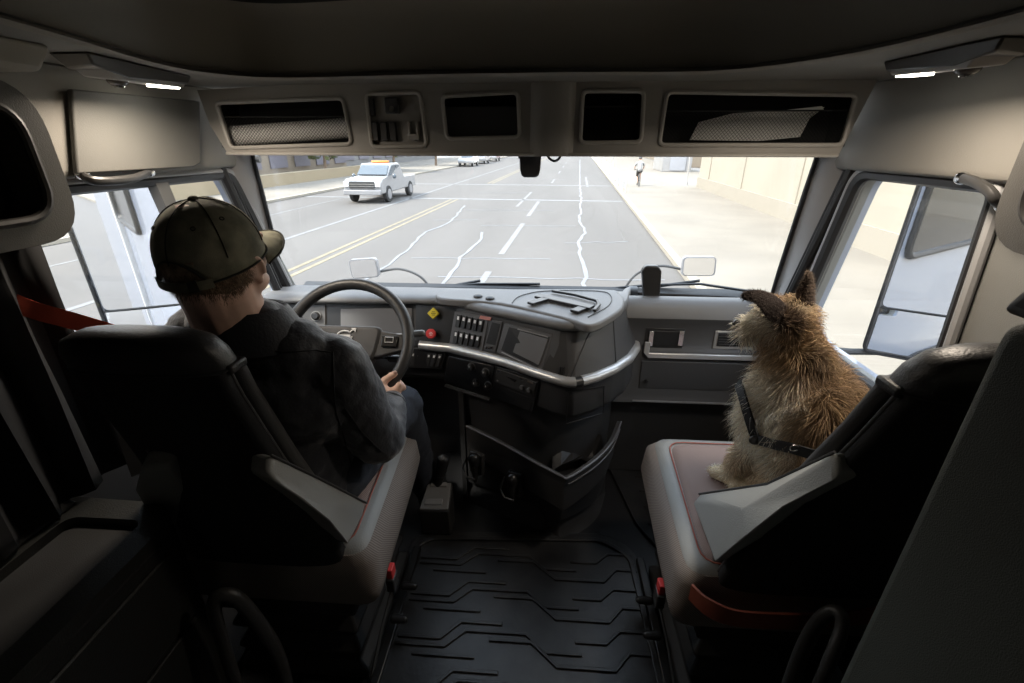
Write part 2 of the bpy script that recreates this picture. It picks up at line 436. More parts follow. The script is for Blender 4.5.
# bottom lip and underside to the glass
x0, x1 = hp(228, 157).x, hp(836, 160).x
m.hexa([V((x0, 1.49, 1.464)), V((x1, 1.49, 1.461)), V((x1+.05, 1.70, 1.468)), V((x0-.05, 1.70, 1.468))], [V((x0, 1.49, 1.474)), V((x1, 1.49, 1.471)), V((x1+.05, 1.70, 1.48)), V((x0-.05, 1.70, 1.48))])
m.build('lower_lip', HEADR, HC, bevel=.004)
m = MB(); m.loft([[V((x, HY-d, z)) for x, d in ((-.045, 0), (-.025, .014), (.0, .02), (.04, .02), (.065, .014), (.085, 0), (.085, -.01), (-.045, -.01))] for z in (1.463, 1.48, 1.66)]); m.build('centre_rib', HEAD, HC, smooth=60)
# pocket boxes
for i, h in enumerate(holes_px):
    if i == 1: continue
    q = [hp(*p) for p in h]; xs = [p.x for p in q]; z0, z1 = min(p.z for p in q)-.004, max(p.z for p in q)+.006; a, b = min(xs)-.01, max(xs)+.01; yb = HY+.12
    m = MB(); t = .004
    m.box(((a+b)/2, yb, (z0+z1)/2), (b-a, t, z1-z0)); m.box(((a+b)/2, (HY+.016+yb)/2, z0), (b-a, yb-HY-.016, t)); m.box(((a+b)/2, (HY+.016+yb)/2, z1), (b-a, yb-HY-.016, t))
    m.box((a, (HY+.016+yb)/2, (z0+z1)/2), (t, yb-HY-.016, z1-z0)); m.box((b, (HY+.016+yb)/2, (z0+z1)/2), (t, yb-HY-.016, z1-z0)); m.build('pocket_box', SHELL, HC)
def net(x0, x1, z0, z1, y, sag=0.):
    "diamond net of thin cords"
    m = MB(); st_ = .0105; w = x1-x0; h = z1-z0; k = -h
    def seg(a, b): m.tube([a, b], .0006, 3)
    while k < w:
        for sgn in (1, -1):
            xa, xb = (k, k+h); za, zb = (0, h)
            if xa < 0: za += -xa; xa = 0
            if xb > w: zb -= xb-w; xb = w
            if zb > za:
                if sgn > 0: seg(V((x0+xa, y, z0+za)), V((x0+xb, y, z0+zb)))
                else: seg(V((x1-xa, y, z0+za)), V((x1-xb, y, z0+zb)))
        k += st_
    top = [V((x0+w*t/10, y, z1+.004-sag*math.sin(math.pi*t/10))) for t in range(11)]; m.tube(top, .0022, 6)
    return m
def wp(x, y, Y): return W(x, y, Y=Y)
a, b = wp(222, 148, HY+.02), wp(351, 118, HY+.02); net(a.x, b.x, a.z, b.z, HY+.02).build('pocket_net', NETM, HC, smooth=0)
a, b = wp(660, 145, HY+.02), wp(850, 112, HY+.02); net(a.x, b.x, a.z, b.z, HY+.02).build('pocket_net', NETM, HC, smooth=0)
a, b = wp(581, 143, HY+.02), wp(643, 108, HY+.02); net(a.x, b.x, a.z, b.z, HY+.02).build('pocket_net', NETM, HC, smooth=0)
a, b = wp(447, 138, HY+.02), wp(519, 106, HY+.02)
m = MB(); m.slab([a, V((b.x, a.y, a.z)), V((b.x, a.y, b.z)), V((a.x, a.y, b.z))], (0, .004, 0)); m.build('pocket_flap', mat('pocket_flap', (.035, .035, .036), .35), HC, bevel=.002)
# switch panel in the second bay
q = [W(x, y, Y=HY+.012) for x, y in ((363, 92), (422, 90), (429, 147), (370, 148))]
m = MB(); m.slab(q, (0, .01, 0)); m.build('switch_panel', HEAD, HC)
def hbox(x0, y0, x1, y1, d=.012, Y=HY+.012):
    a, b = W(x0, y0, Y=Y), W(x1, y1, Y=Y); return ((a.x+b.x)/2, Y-d/2, (a.z+b.z)/2), (abs(b.x-a.x), d, abs(b.z-a.z))
m = MB(); m.box(*hbox(368, 99, 376, 116)); m.build('blank_plug', BLK, HC, bevel=.002)
m = MB(); m.box(*hbox(386, 98, 401, 114, .022)); kk = m.build('power_socket', BLK, HC, bevel=.004)
c = W(392, 109, Y=HY-.012); m = MB(); m.cyl(c, c+V((0, -.004, 0)), .008); m.build('socket_ring', CHROM, kk)
for i in range(3):
    x = 372+i*9; m = MB(); m.box(*hbox(x, 122, x+8, 141, .014)); m.build('rocker_switch', BLK, HC, bevel=.002)
m = MB()
for x in (409, 417): m.box(*hbox(x, 122, x+3.5, 140, .02))
m.box(*hbox(409, 134, 420, 140, .02)); m.build('microphone_clip', HEADR, HC, bevel=.002)
# things lying in the pockets
a, b = W(233, 136, Y=HY+.065), W(350, 128, Y=HY+.065)
m = MB(); m.cyl(a, b, .03, n=20); m.cyl(a, a-V((.004, 0, 0)), .026); tag(m.build('paper_roll', PAPER), 'pale rolled paper behind the net of the leftmost overhead pocket', 'paper roll')
Y5 = HY+.06
pts = [W(*p, Y=Y5) for p in ((690, 140), (700, 122), (735, 113), (800, 109), (826, 107), (812, 118), (800, 137), (760, 141))]
m = MB(); m.slab([p+V((0, (i % 3)*.006, 0)) for i, p in enumerate(pts)], (0, .008, 0)); tag(m.build('folded_papers', PAPER), 'crumpled white papers behind the net of the rightmost overhead pocket', 'papers')
pts = [W(*p, Y=Y5-.02) for p in ((730, 116), (822, 106), (824, 110), (770, 118))]
m = MB(); m.slab(pts, (0, .003, 0)); tag(m.build('paper_sheet', PAPER), 'thin white sheet sticking out above the net beside the crumpled papers', 'paper')

# dashcam hanging from the windscreen top
m = MB(); a = W(531, 150, Y=1.6)
m.loft([[V((-.046+sx*w, 1.6+sy*t, z)) for sx, sy in ((-1, -1), (1, -1), (1, 1), (-1, 1))] for z, w, t in ((1.475, .036, .02), (1.42, .033, .024), (1.402, .028, .022), (1.396, .02, .016))])
dc = tag(m.build('camera_pod', BLK, bevel=.006), 'dark tapered camera pod hanging from the middle of the windscreen top', 'camera')
m = MB(); m.tube(spl([W(546, 150, Y=1.62), W(549, 158, Y=1.62), W(555, 161, Y=1.62), W(560, 157, Y=1.62), W(560, 150, Y=1.62)], 6), .004, 8); m.build('cable_loop', RUB, dc)

# roof lamps
def roof_lamp(px, label, flip):
    A0, B0 = W(px[0], px[1], Z=1.655), W(px[2], px[3], Z=1.655)
    ax = (B0-A0).normalized(); n = V((-ax.y, ax.x, 0))
    if n.x*flip < 0: n = -n
    L = (B0-A0).length; w = .085
    t = thing('roof_lamp', label, 'lamp', (A0+B0)/2, 'roof reading lamps')
    def q(u, v, z): return A0+ax*(L*u)+n*(w*v)+V((0, 0, z))
    top = [q(0, 0, .004), q(.25, -.05, .004), q(1, 0, .004), q(.97, 1, .004), q(.05, 1, .004)]
    bot = [q(.05, .1, -.016), q(.3, .04, -.03), q(.97, .08, -.016), q(.92, .9, -.016), q(.12, .9, -.02)]
    m = MB(); m.hexa(bot, top); m.build('housing', mat('lamp_housing', (.05, .045, .038), .4), t, bevel=.004)
    m = MB(); m.hexa([q(.26, .2, -.034), q(.95, .2, -.024), q(.92, .82, -.024), q(.2, .82, -.03)], [q(.2, .15, -.015), q(.97, .15, -.015), q(.95, .88, -.012), q(.15, .88, -.016)])
    m.build('lower_shell', HEADR, t, bevel=.003)
    m = MB(); m.hexa([q(.70, .3, -.031), q(.94, .3, -.027), q(.92, .6, -.027), q(.68, .6, -.031)], [q(.70, .3, -.02), q(.94, .3, -.02), q(.92, .6, -.02), q(.68, .6, -.02)]); m.build('lit_lens', LAMPM, t)
    c = q(.38, .55, -.03); m = MB(); m.ell(c, (.02, .02, .012)); s_ = m.build('reading_spot', mat('lamp_spot', (.10, .09, .08), .25), t)
    m = MB(); m.cyl(c+V((0, 0, -.008)), c+V((0, 0, -.0135)), .010); m.build('spot_lens', CHROM, s_)
    return t
roof_lamp((88, 54, 192, 78), 'lit roof lamp above the grey visor panel on the driver side', -1)
roof_lamp((1003, 38, 882, 64), 'lit roof lamp on the passenger side, beside the upper right locker', 1)

# flat visor panel on the left side header
q = [W(*p, X=XL+.052) for p in ((66, 89), (196, 101), (197, 163), (190, 167), (72, 174))]
m = MB(); m.slab(q, (.014, 0, 0)); tag(m.build('side_visor', mat('visor_grey', (.10, .098, .09), .7, bump=.3, bscale=500), bevel=.004), 'flat grey sun visor panel above the driver door window', 'sun visor')
# grab handles on the window headers
def grab(px, X, s, label):
    P0 = [W(*p, X=X+s*d) for p, d in px]
    t = thing('grab_rail', label, 'grab rail', (P0[0]+P0[-1])/2, 'door header grab handles')
    m = MB(); m.tube(spl(P0, 6), .011, 10, flat=(1, .8)); m.build('grip', mat('grip_dark', (.03, .029, .028), .4), t)
    for p in (P0[0], P0[-1]):
        m = MB(); m.ell(p, (.012, .018, .014)); m.build('end_mount', CHROM, t)
grab([((82, 174), .05), ((90, 180), .075), ((110, 181), .085), ((135, 178), .08), ((149, 172), .05)], XL, 1, 'dark grab handle under the grey visor over the driver door window')
grab([((962, 178), .05), ((975, 182), .075), ((988, 190), .085), ((996, 200), .08), ((1004, 206), .05)], XR, -1, 'dark curved grab handle over the passenger window, beside the locker mouth')
# orange seat belt by the left window
m = MB(); m.ribbon(spl([W(8, 300, X=-1.07), W(36, 311, X=-1.0), W(70, 320, X=-.96), W(118, 334, X=-.90)], 4), .034, .002, (.9, -.75, .25))
tag(m.build('seat_belt', ORNG), 'orange seat belt strap running across the driver side window behind the seat', 'seat belt')
# ================================================================ DASHBOARD
DB = thing('dashboard', 'charcoal wraparound dashboard with switch panels, screens and a bulging centre console', 'dashboard', (-.07, 1.7, .05))
TB = [(-1.12, 1.64), (-.90, 1.655), (-.60, 1.67), (-.49, 1.677), (-.355, 1.655), (-.24, 1.60), (-.125, 1.543), (.004, 1.455), (.07, 1.415), (.102, 1.401), (.125, 1.400), (.147, 1.411), (.20, 1.445), (.27, 1.507), (.34, 1.60), (.385, 1.70), (.41, 1.86)]
TT = [(-1.12, 1.70), (-.90, 1.715), (-.60, 1.73), (-.487, 1.735), (-.333, 1.70), (-.22, 1.63), (-.145, 1.59), (.0, 1.515), (.059, 1.485), (.10, 1.475), (.13, 1.478), (.16, 1.492), (.21, 1.54), (.27, 1.61), (.32, 1.69), (.352, 1.76), (.37, 1.90)]
def dY(X, z):
    b = lerp_tab(TB, X); t = lerp_tab(TT, X)
    if z <= .755: return b
    return b+(t-b)*(z-.755)/.145
def on(px, py, off=0.):
    "point of the dash face seen at a photo pixel, lifted by off towards the seats"
    d = ray(px, py); lo, hi = .6, 3.
    for _ in range(40):
        t = (lo+hi)/2; p = EYE+d*t
        if p.y > dY(p.x, p.z): hi = t
        else: lo = t
    p = EYE+d*lo
    if off: p = p+nrm(p)*off
    return p
def nrm(p):
    e = .012; a = V((2*e, dY(p.x+e, p.z)-dY(p.x-e, p.z), 0)); b = V((0, dY(p.x, p.z+e)-dY(p.x, p.z-e), 2*e)); n = a.cross(b).normalized()
    return n if n.y < 0 else -n
def piece(pxs, h, name, m_, par=DB, sink=.003, bevel=.002, round_=0):
    "raised pad on the dash face with its corners at photo pixels"
    P = [on(*p) for p in pxs]; n = nrm(sum(P, V())/len(P))
    if round_: P = rr(P, round_, 4)
    m = MB(); m.slab([p-n*sink for p in P], n*(h+sink)); return m.build(name, m_, par, bevel=bevel)
def quadpx(a, b, c, d, u0, v0, u1, v1):
    "sub-quad of a pixel quad TL TR BR BL"
    def f(u, v): return tuple((a[i]*(1-u)+b[i]*u)*(1-v)+(d[i]*(1-u)+c[i]*u)*v for i in (0, 1))
    return [f(u0, v0), f(u1, v0), f(u1, v1), f(u0, v1)]

xs = sorted(set([-1.12+.05*i for i in range(31)]+[a for a, _ in TB]+[.05, .085, .115, .135, .17, .235, .305, .36, .40]))
xs = [x for x in xs if x <= .41]
def loop_at(X, z, off=0): return V((X, dY(X, z)-off, z))
# upper face
m = MB(); m.loft([[loop_at(x, z) for x in xs] for z in (.75, .80, .85, .905)], closed=False, caps=False); m.build('upper_panel', DASHL, DB, smooth=60, fixn=False)
# lower face, closed underneath
m = MB(); m.loft([[V((x, dY(x, .7)+dd*1., z)) for x in xs] for z, dd in ((.76, .0), (.60, .012), (.575, .03), (.56, .12), (.56, .35))], closed=False, caps=False); m.build('lower_panel', DASHL, DB, smooth=60, fixn=False)
# padded brow rolling into the top
def browz(x): return .905
rows = []
for k in range(9):
    a = -1.35+k*(1.35+1.57)/8; rows.append([V((x, dY(x, .9)+.012-.030*math.cos(a)*(1 if x > -.45 else 1.6), .918+.020*math.sin(a))) for x in xs])
rows.append([V((x, min(dY(x, .9)+.12, 1.90), .932)) for x in xs]); rows.append([V((x, 1.94, .905)) for x in xs])
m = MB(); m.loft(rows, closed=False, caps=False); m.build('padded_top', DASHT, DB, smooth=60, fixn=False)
# silver strip wrapping the console
sx_ = [x for x in xs if -.50 <= x <= .405]
def strip(x0, x1, name):
    P = [V((x, dY(x, .74)-.004, .742)) for x in sx_ if x0 <= x <= x1]; m = MB()
    rings = []
    for i, p in enumerate(P):
        n = nrm(p); rings.append([p+n*(.020*math.cos(a))+V((0, 0, .019*math.sin(a))) for a in [2*math.pi*k/12 for k in range(12)]])
    m.loft(rings); return m.build(name, SILV, DB, smooth=60)
strip(-.5, .125, 'silver_strip'); strip(.147, .405, 'silver_strip')
P = [V((x, dY(x, .74)-.003, .742)) for x in sx_ if .118 <= x <= .15]
m = MB(); m.loft([[p+nrm(p)*(.019*math.cos(a))+V((0, 0, .018*math.sin(a))) for a in [2*math.pi*k/12 for k in range(12)]] for p in P]); m.build('strip_joint', BLK2, DB, smooth=60)
# raised centre platform on top
tp = [W(*p, Z=.945) for p in ((456, 290), (440, 298), (500, 303), (566, 318), (590, 325), (611, 316), (624, 305), (620, 294), (600, 289))]
m = MB(); tpp = spl(tp, 4, loop=True); m.slab([p-V((0, 0, .03)) for p in tpp], (0, 0, .03)); m.build('top_platform', mat('platform_grey', (.17, .17, .172), .5, bump=.3, bscale=400), DB, bevel=.008, seg=3)
gp = [W(*p, Z=.947) for p in ((512, 303), (520, 296), (545, 291), (598, 291), (611, 296), (608, 306), (588, 317))]
m = MB(); m.tube(spl(gp, 5), .0016, 6); m.build('lid_groove', RUB, DB)
# pad between platform and brow with two small grips
for px in (478, 490):
    c = W(px, 296 if px < 480 else 298, Z=.948); m = MB(); m.ell(c, (.018, .022, .008)); m.build('cup_clip', BLK2, DB)
# black bracket lying on the platform is its own thing
BR = thing('phone_bracket', 'black folded bracket lying on top of the centre console', 'bracket', W(575, 303, Z=.946))
def bz(pts, w, name, z=.95):
    P = [W(*p, Z=z) for p in pts]; m = MB(); m.ribbon(P, w, .010, (0, 0, 1)); m.build(name, BLK2, BR, bevel=.002)
bz([(537, 297), (552, 300), (570, 304), (592, 309)], .042, 'arm'); bz([(530, 305), (546, 300)], .03, 'foot'); bz([(574, 313), (588, 307)], .035, 'foot', .948)
bz([(552, 292), (575, 296), (597, 302), (599, 306), (594, 312)], .012, 'hoop')

# nose wedge with slots and its edge lines
piece([(563, 326), (590, 325), (567, 377), (542, 371)], .004, 'nose_panel', BLK, bevel=.002)
for k in range(3): piece([(560+k*2.2, 367), (561+k*2.2, 367), (560+k*2.2, 374), (559+k*2.2, 374)], .006, 'slot', RUB, bevel=0)
for a_, b_ in (((592, 326), (570, 379)), ((613, 318), (616, 364))):
    m = MB(); m.tube([on(a_[0]+(b_[0]-a_[0])*t/8, a_[1]+(b_[1]-a_[1])*t/8, .0005) for t in range(9)], .0022, 6); m.build('panel_seam', RUB, DB)
# side panel under the strip
pp = [(568, 392), (604, 386), (603, 413), (566, 424)]
for a_, b_ in zip(pp, pp[1:]+pp[:1]):
    m = MB(); m.tube([on(a_[0]+(b_[0]-a_[0])*t/6, a_[1]+(b_[1]-a_[1])*t/6, .0005) for t in range(7)], .0018, 6); m.build('panel_seam', RUB, DB)

# instrument cluster
piece([(327, 306), (414, 304), (414, 338), (327, 337)], .002, 'cluster_surround', BLK2)
piece([(341, 309), (412, 308), (411, 334), (341, 334)], .004, 'cluster_screen', SCREENG, bevel=.001)
piece([(303, 304), (326, 305), (326, 334), (303, 334)], .006, 'light_switch_panel', mat('panel_grey', (.12, .12, .12), .4))
c = on(317, 316, .006); n = nrm(c); m = MB(); m.cyl(c, c+n*.018, .018, .015); kb = m.build('rotary_knob', BLK2, DB, bevel=.003); m = MB(); m.cyl(c+n*.004, c+n*.006, .021); m.build('knob_ring', mat('ring_grey', (.25, .25, .25), .4), kb)
# side vent
piece([(296, 309), (302, 309), (302, 330), (296, 330)], .008, 'side_vent', RUB)
# brake knobs
def knob(px, py, r, sides, m_, name, label, rot):
    c = on(px, py, .002); n = nrm(c); F_ = frame(c, (1, dY(c.x+.02, c.z)/1-dY(c.x, c.z), 0), n); m = MB()
    m.cyl(c, c+n*.022, .008, n=12); st_ = m.build('knob_stem', BLK2, DB)
    P = [F_ @ V((r*math.cos(rot+2*math.pi*k/sides), r*math.sin(rot+2*math.pi*k/sides), .02)) for k in range(sides)]
    m = MB(); m.slab(P, n*.012); k_ = m.build(name, m_, DB, bevel=.003); k_['label'] = label
    m = MB()
    for j in (-1, 0, 1): m.box((0, j*r*.26, .0325), (r*(.75 if j == 0 else .5), r*.10, .001), F_)
    m.build('knob_marking', RUB if sides == 4 else WHT, k_); return k_
piece([(416, 304), (457, 308), (449, 346), (416, 345)], .003, 'brake_panel', BLK2)
knob(435.5, 313.5, .024, 4, YELP, 'parking_brake_knob', 'yellow diamond knob', 0)
knob(433, 333.5, .021, 8, REDP, 'trailer_brake_knob', 'red octagon knob', math.pi/8)
# two banks of rocker switches
Q = ((458, 313), (486, 319), (480, 349), (453, 344))
piece([(455, 311), (489, 317), (483, 351), (449, 346)], .003, 'switch_bank', mat('bank_grey', (.10, .10, .105), .35))
for row in (0, 1):
    for k in range(5):
        u0 = k/5+.02; u1 = (k+1)/5-.03; v0, v1 = (.04, .44) if row == 0 else (.56, .96)
        s_ = piece(quadpx(*Q, u0, v0, u1, v1), .011, 'rocker_switch', BLK2, bevel=.0015)
        q = quadpx(*Q, u0+.04, v0+.05, u1-.04, v0+.16); P = [on(*p, .0112) for p in q]; m = MB(); m.slab(P, nrm(P[0])*.0006); m.build('switch_icon', WHT, s_)
# slot panel
piece([(492, 320), (503, 322), (496, 352), (484, 349)], .005, 'slot_surround', mat('bank_grey', (.1, .1, .1)))
piece([(493, 322), (501, 324), (496, 345), (487, 343)], .0065, 'slot_recess', RUB, bevel=0)
for k in range(3): piece([(487+k*2.6, 346), (488.6+k*2.6, 346.4), (488+k*2.6, 349), (486.4+k*2.6, 348.6)], .009, 'slot_button', CHROM, bevel=0)
piece([(481, 315.5), (492, 317.5), (491, 320.5), (480, 318.5)], .006, 'warning_sticker', mat('sticker_red', (.6, .25, .22), .5), bevel=0)
# display
piece([(505, 323), (553, 334), (542, 373), (497, 352)], .004, 'display_surround', mat('bank_grey', (.1, .1, .1)), bevel=.003)
piece([(510, 327), (550, 337), (538, 367), (502, 350)], .006, 'display_recess', RUB, bevel=0)
piece([(521, 331), (549, 339), (540, 365), (514, 352)], .0085, 'display_screen', SCREENG, bevel=.001)
for a_, b_ in (((519, 329), (549, 337)), ((503, 352), (539, 369))):
    m = MB(); m.tube([on(*a_, .009), on((a_[0]+b_[0])/2, (a_[1]+b_[1])/2, .009), on(*b_, .009)], .0025, 6)
    m.build('display_edge', mat('edge_grey', (.3, .3, .31), .3), DB)
# lower left switches
Q = ((411, 351), (444, 354), (440, 366), (410, 365))
piece([(405, 347), (447, 350), (442, 369), (404, 367)], .003, 'lower_switch_bank', BLK2)
for k in range(6):
    s_ = piece(quadpx(*Q, k/6+.02, 0, (k+1)/6-.03, 1), .009, 'rocker_switch', BLK, bevel=.0015)
    q = quadpx(*Q, k/6+.05, .1, (k+1)/6-.06, .28); P = [on(*p, .0092) for p in q]; m = MB(); m.slab(P, nrm(P[0])*.0006); m.build('switch_icon', WHT, s_)
# climate dials
piece([(449, 356), (495, 366), (489, 396), (444, 381)], .003, 'climate_panel', BLK2)
for px, py in ((472.5, 366), (486.5, 371.5), (477, 382), (489, 385)):
    c = on(px, py, .002); n = nrm(c); m = MB(); m.cyl(c, c+n*.022, .0155, .012); d_ = m.build('climate_dial', BLK, DB, bevel=.002)
    m = MB(); m.cyl(c+n*.001, c+n*.004, .0185); m.build('dial_ring', mat('dial_grey', (.12, .12, .12), .3), d_)
    m = MB(); m.slab([c+n*.0222+V((dx, 0, dz)) for dx, dz in ((-.001, .002), (.001, .002), (.001, .010), (-.001, .010))], n*.001); m.build('dial_pointer', WHT, d_)
# radio and cubby
piece([(496, 366), (540, 379), (533, 412), (489, 396)], .003, 'radio_surround', BLK2)
Q = ((498, 368), (538, 382), (534, 396), (495, 381)); rd = piece(list(Q), .007, 'radio', BLK, bevel=.0015)
def rpiece(u0, v0, u1, v1, m_, nm, h=.0075):
    P = [on(*p, h) for p in quadpx(*Q, u0, v0, u1, v1)]; m = MB(); m.slab(P, nrm(P[0])*.0015); return m.build(nm, m_, rd)
for u0, u1 in ((.02, .10), (.16, .30), (.42, .55), (.60, .72), (.78, .92)): rpiece(u0, .04, u1, .16, CHROM, 'radio_key')
rpiece(.12, .28, .60, .62, SCREEN, 'radio_display')
for k in range(8): rpiece(.06+k*.07, .76, .10+k*.07, .86, mat('edge_grey', (.3, .3, .3)), 'radio_key')
for u in (.70, .88):
    c = on(*quadpx(*Q, u, .6, u, .6)[0], .008); n = nrm(c); m = MB(); m.cyl(c, c+n*.01, .009, .008); m.build('radio_knob', mat('dial_grey', (.12, .12, .12)), rd)
piece([(495, 384), (534, 399), (530, 410), (491, 395)], .005, 'cubby', RUB, bevel=0)
piece([(446, 384), (490, 398), (489, 400), (445, 386)], .006, 'edge_line', mat('dial_grey', (.12, .12, .12)), bevel=0)

# passenger side dash
PY = 1.72
def pw(x, y, Y=PY): return W(x, y, Y=Y)
x0, x1 = .30, .98
prof = [(1.90, .895), (1.86, .905), (1.80, .93), (1.76, .925), (1.735, .90), (1.725, .86), (1.735, .845), (1.735, .735), (1.725, .725), (1.72, .69), (1.715, .52), (1.705, .505), (1.70, .49), (1.73, .475), (1.75, .40), (1.80, .20), (1.84, .02)]
m = MB(); m.loft([[V((x, y, z)) for y, z in prof] for x in (x0, .42, .6, .8, x1)], closed=False, caps=False); pa = m.build('passenger_panel', DASHL, DB, smooth=50, fixn=False)
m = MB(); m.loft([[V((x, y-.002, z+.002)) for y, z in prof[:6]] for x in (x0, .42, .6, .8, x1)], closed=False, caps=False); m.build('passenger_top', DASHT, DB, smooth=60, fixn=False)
def pbox(xa, ya, xb, yb, Y, d, nm, m_, bevel=.002, par=DB):
    a, b = W(xa, ya, Y=Y), W(xb, yb, Y=Y); m = MB(); m.box(((a.x+b.x)/2, Y+d/2, (a.z+b.z)/2), (abs(b.x-a.x), d, abs(b.z-a.z)), None); return m.build(nm, m_, par, bevel=bevel)
a, b = pw(643, 354), pw(757, 357)
m = MB(); m.ribbon([V((a.x+.012, 1.722, a.z+.055)), V((a.x+.010, 1.718, a.z+.012)), V((a.x+.02, 1.714, a.z)), V((b.x+.02, 1.714, a.z)), V((b.x+.03, 1.72, a.z+.01)), V((b.x+.03, 1.722, a.z+.05))], .022, .010, (0, -1, 0)); m.build('silver_trim', SILV, DB, bevel=.002)
pbox(646, 328, 682, 350, 1.732, .004, 'display_slot', BLK2); pbox(652, 331, 679, 347, 1.729, .004, 'slot_recess', RUB)
for x in (650, 680): pbox(x, 331, x+2.4, 346, 1.724, .006, 'slot_edge', CHROM, .001)
v_ = pbox(716, 331, 752, 350, 1.729, .006, 'air_vent', SILV, .002)
pbox(719, 333, 752, 347, 1.726, .004, 'vent_opening', RUB, 0, v_)
for k in range(5): pbox(719, 334.2+k*2.6, 752, 335+k*2.6, 1.722, .006, 'vent_louvre', DASH, 0, v_)
pbox(642, 361, 760, 392, 1.7135, .004, 'glovebox_door', DASHL, .003)
c = pw(646, 381, 1.712); m = MB(); m.cyl(c, c+V((0, -.006, 0)), .008); m.build('glovebox_lock', BLK2, DB)
m = MB(); m.tube([V((x0+.1, 1.7, .497)), V((x1, 1.7, .497))], .005, 8); m.build('glovebox_edge', DASHT, DB)

# lower console: pedestal, tray
m = MB(); PB = [(-.33, 1.62), (-.20, 1.56), (0, 1.47), (.09, 1.46), (.16, 1.49), (.24, 1.56), (.32, 1.70), (.36, 1.95)]
m.loft([[V((x, y+.03, .58)) for x, y in PB], [V((x, y+.04, .40)) for x, y in PB], [V((x*.97, y+.02, .10)) for x, y in PB], [V((x, y-.015, .0)) for x, y in PB]], closed=False, caps=False); m.build('pedestal', BLK, DB, smooth=60, fixn=False)
m = MB(); m.hexa([V((-.33, 1.62, .56)), V((-.33, 1.95, .56)), V((-.33, 1.95, 0)), V((-.33, 1.60, 0))], [V((-.31, 1.62, .56)), V((-.31, 1.95, .56)), V((-.31, 1.95, 0)), V((-.31, 1.60, 0))]); m.build('pedestal_side', BLK, DB)
rim = [W(466, 426, Z=.44), W(500, 443, Z=.43), W(534, 462, Z=.42), W(562, 476.5, Z=.42), W(568, 478, Z=.42), W(586, 467, Z=.42), W(600, 456, Z=.42), W(613, 441, Z=.43), W(621, 422, Z=.44)]
_x = [V((-.27, 1.62, .44)), V((-.15, 1.545, .43)), V((-.01, 1.44, .42)), V((.09, 1.37, .42)), V((.105, 1.36, .42)), V((.16, 1.395, .42)), V((.215, 1.445, .42)), V((.26, 1.51, .43)), V((.30, 1.66, .44))]
bot = [V((-.30, 1.60, .11)), V((-.16, 1.545, .15)), V((.0, 1.475, .13)), V((.085, 1.41, .12)), V((.115, 1.405, .12)), V((.18, 1.45, .13)), V((.235, 1.50, .14)), V((.28, 1.57, .15)), V((.32, 1.70, .16))]
sm = lambda P: P
rim, bot = spl(rim, 4), spl([V((p.x, p.y, .11)) for p in bot], 4)
mid = [r.lerp(b_, .35)*1.0 for r, b_ in zip(rim, bot)]
inn = [r+(V((.0, 1.75, r.z))-r).normalized()*.016 for r in rim]
m = MB(); m.loft([bot, mid, [p-V((0, 0, .004)) for p in rim], rim, inn, [p-V((0, 0, .16)) for p in inn]], closed=False, caps=False); m.build('console_tray', BLK, DB, smooth=40, fixn=False)
m = MB(); m.loft([bot, [V((p.x*.96, p.y+.015, .105)) for p in bot], [V((p.x*.96, p.y+.02, .03)) for p in bot], [V((p.x*1.02, p.y-.005, .0)) for p in bot]], closed=False, caps=False); m.build('pedestal_base', BLK, DB, smooth=50, fixn=False)
m = MB(); ni = len(inn); m.add([p-V((0, 0, .15)) for p in inn]+[V((0, 1.72, .28))], [(i, i+1, ni) for i in range(ni-1)]); m.build('tray_floor', BLK2, DB, fixn=False)
m = MB(); m.tube([p+V((0, 0, .0)) for p in rim[16:]], .0045, 8); m.tube([p.lerp(b_, .12)+V((.003, -.003, 0)) for p, b_ in zip(rim[16:], bot[16:])], .003, 8); m.tube(rim[:17], .004, 8); m.build('tray_lip_highlight', mat('lip_grey', (.10, .10, .105), .3), DB)  # lip of the tray; its paired highlights on the arc are paler tubes
# cup holders arms on the flat side of the tray
for (px, py) in ((478, 462), (516, 482)):
    t = WP(px, py, V((0, 1.385, .36)), V((-.45, -1, 0)).normalized())
    n = V((-.45, -.89, .05)).normalized(); F_ = frame(t, (.89, -.45, 0), n)
    m = MB(); m.box((0, .0, .006), (.065, .10, .02), F_); h = m.build('folding_holder', BLK, DB, bevel=.006)
    m = MB(); m.cap(F_ @ V((0, -.07, .02)), F_ @ V((0, .0, .026)), .018, .022, sx=.6); m.cap(F_ @ V((0, .012, .026)), F_ @ V((0, .035, .03)), .022, .024); m.build('holder_knob', BLK2, h)
    m = MB(); m.tube([F_ @ V((-.04, .02, .02)), F_ @ V((-.045, -.02, .045)), F_ @ V((-.02, -.045, .055)), F_ @ V((.02, -.045, .05))], .004, 8); m.build('holder_hoop', mat('lip_grey', (.1, .1, .1)), h)
# folded dark bag in the tray
m = MB(); rnd = random.Random(4); rows = []
for i in range(7):
    rows.append([V((.07+.2*(i/6)+rnd.uniform(-.008, .008), 1.46+.035*j+.06*(i/6), .30+.07*math.sin(j*1.1+i*.7)*.5+.03*rnd.random())) for j in range(6)])
m.loft(rows, closed=False, caps=False); b_ = m.build('folded_bag', LEATH, smooth=0, fixn=False); s_ = b_.modifiers.new('s', 'SOLIDIFY'); s_.thickness = .012; tag(b_, 'black folded bag stuffed in the open console tray', 'bag')

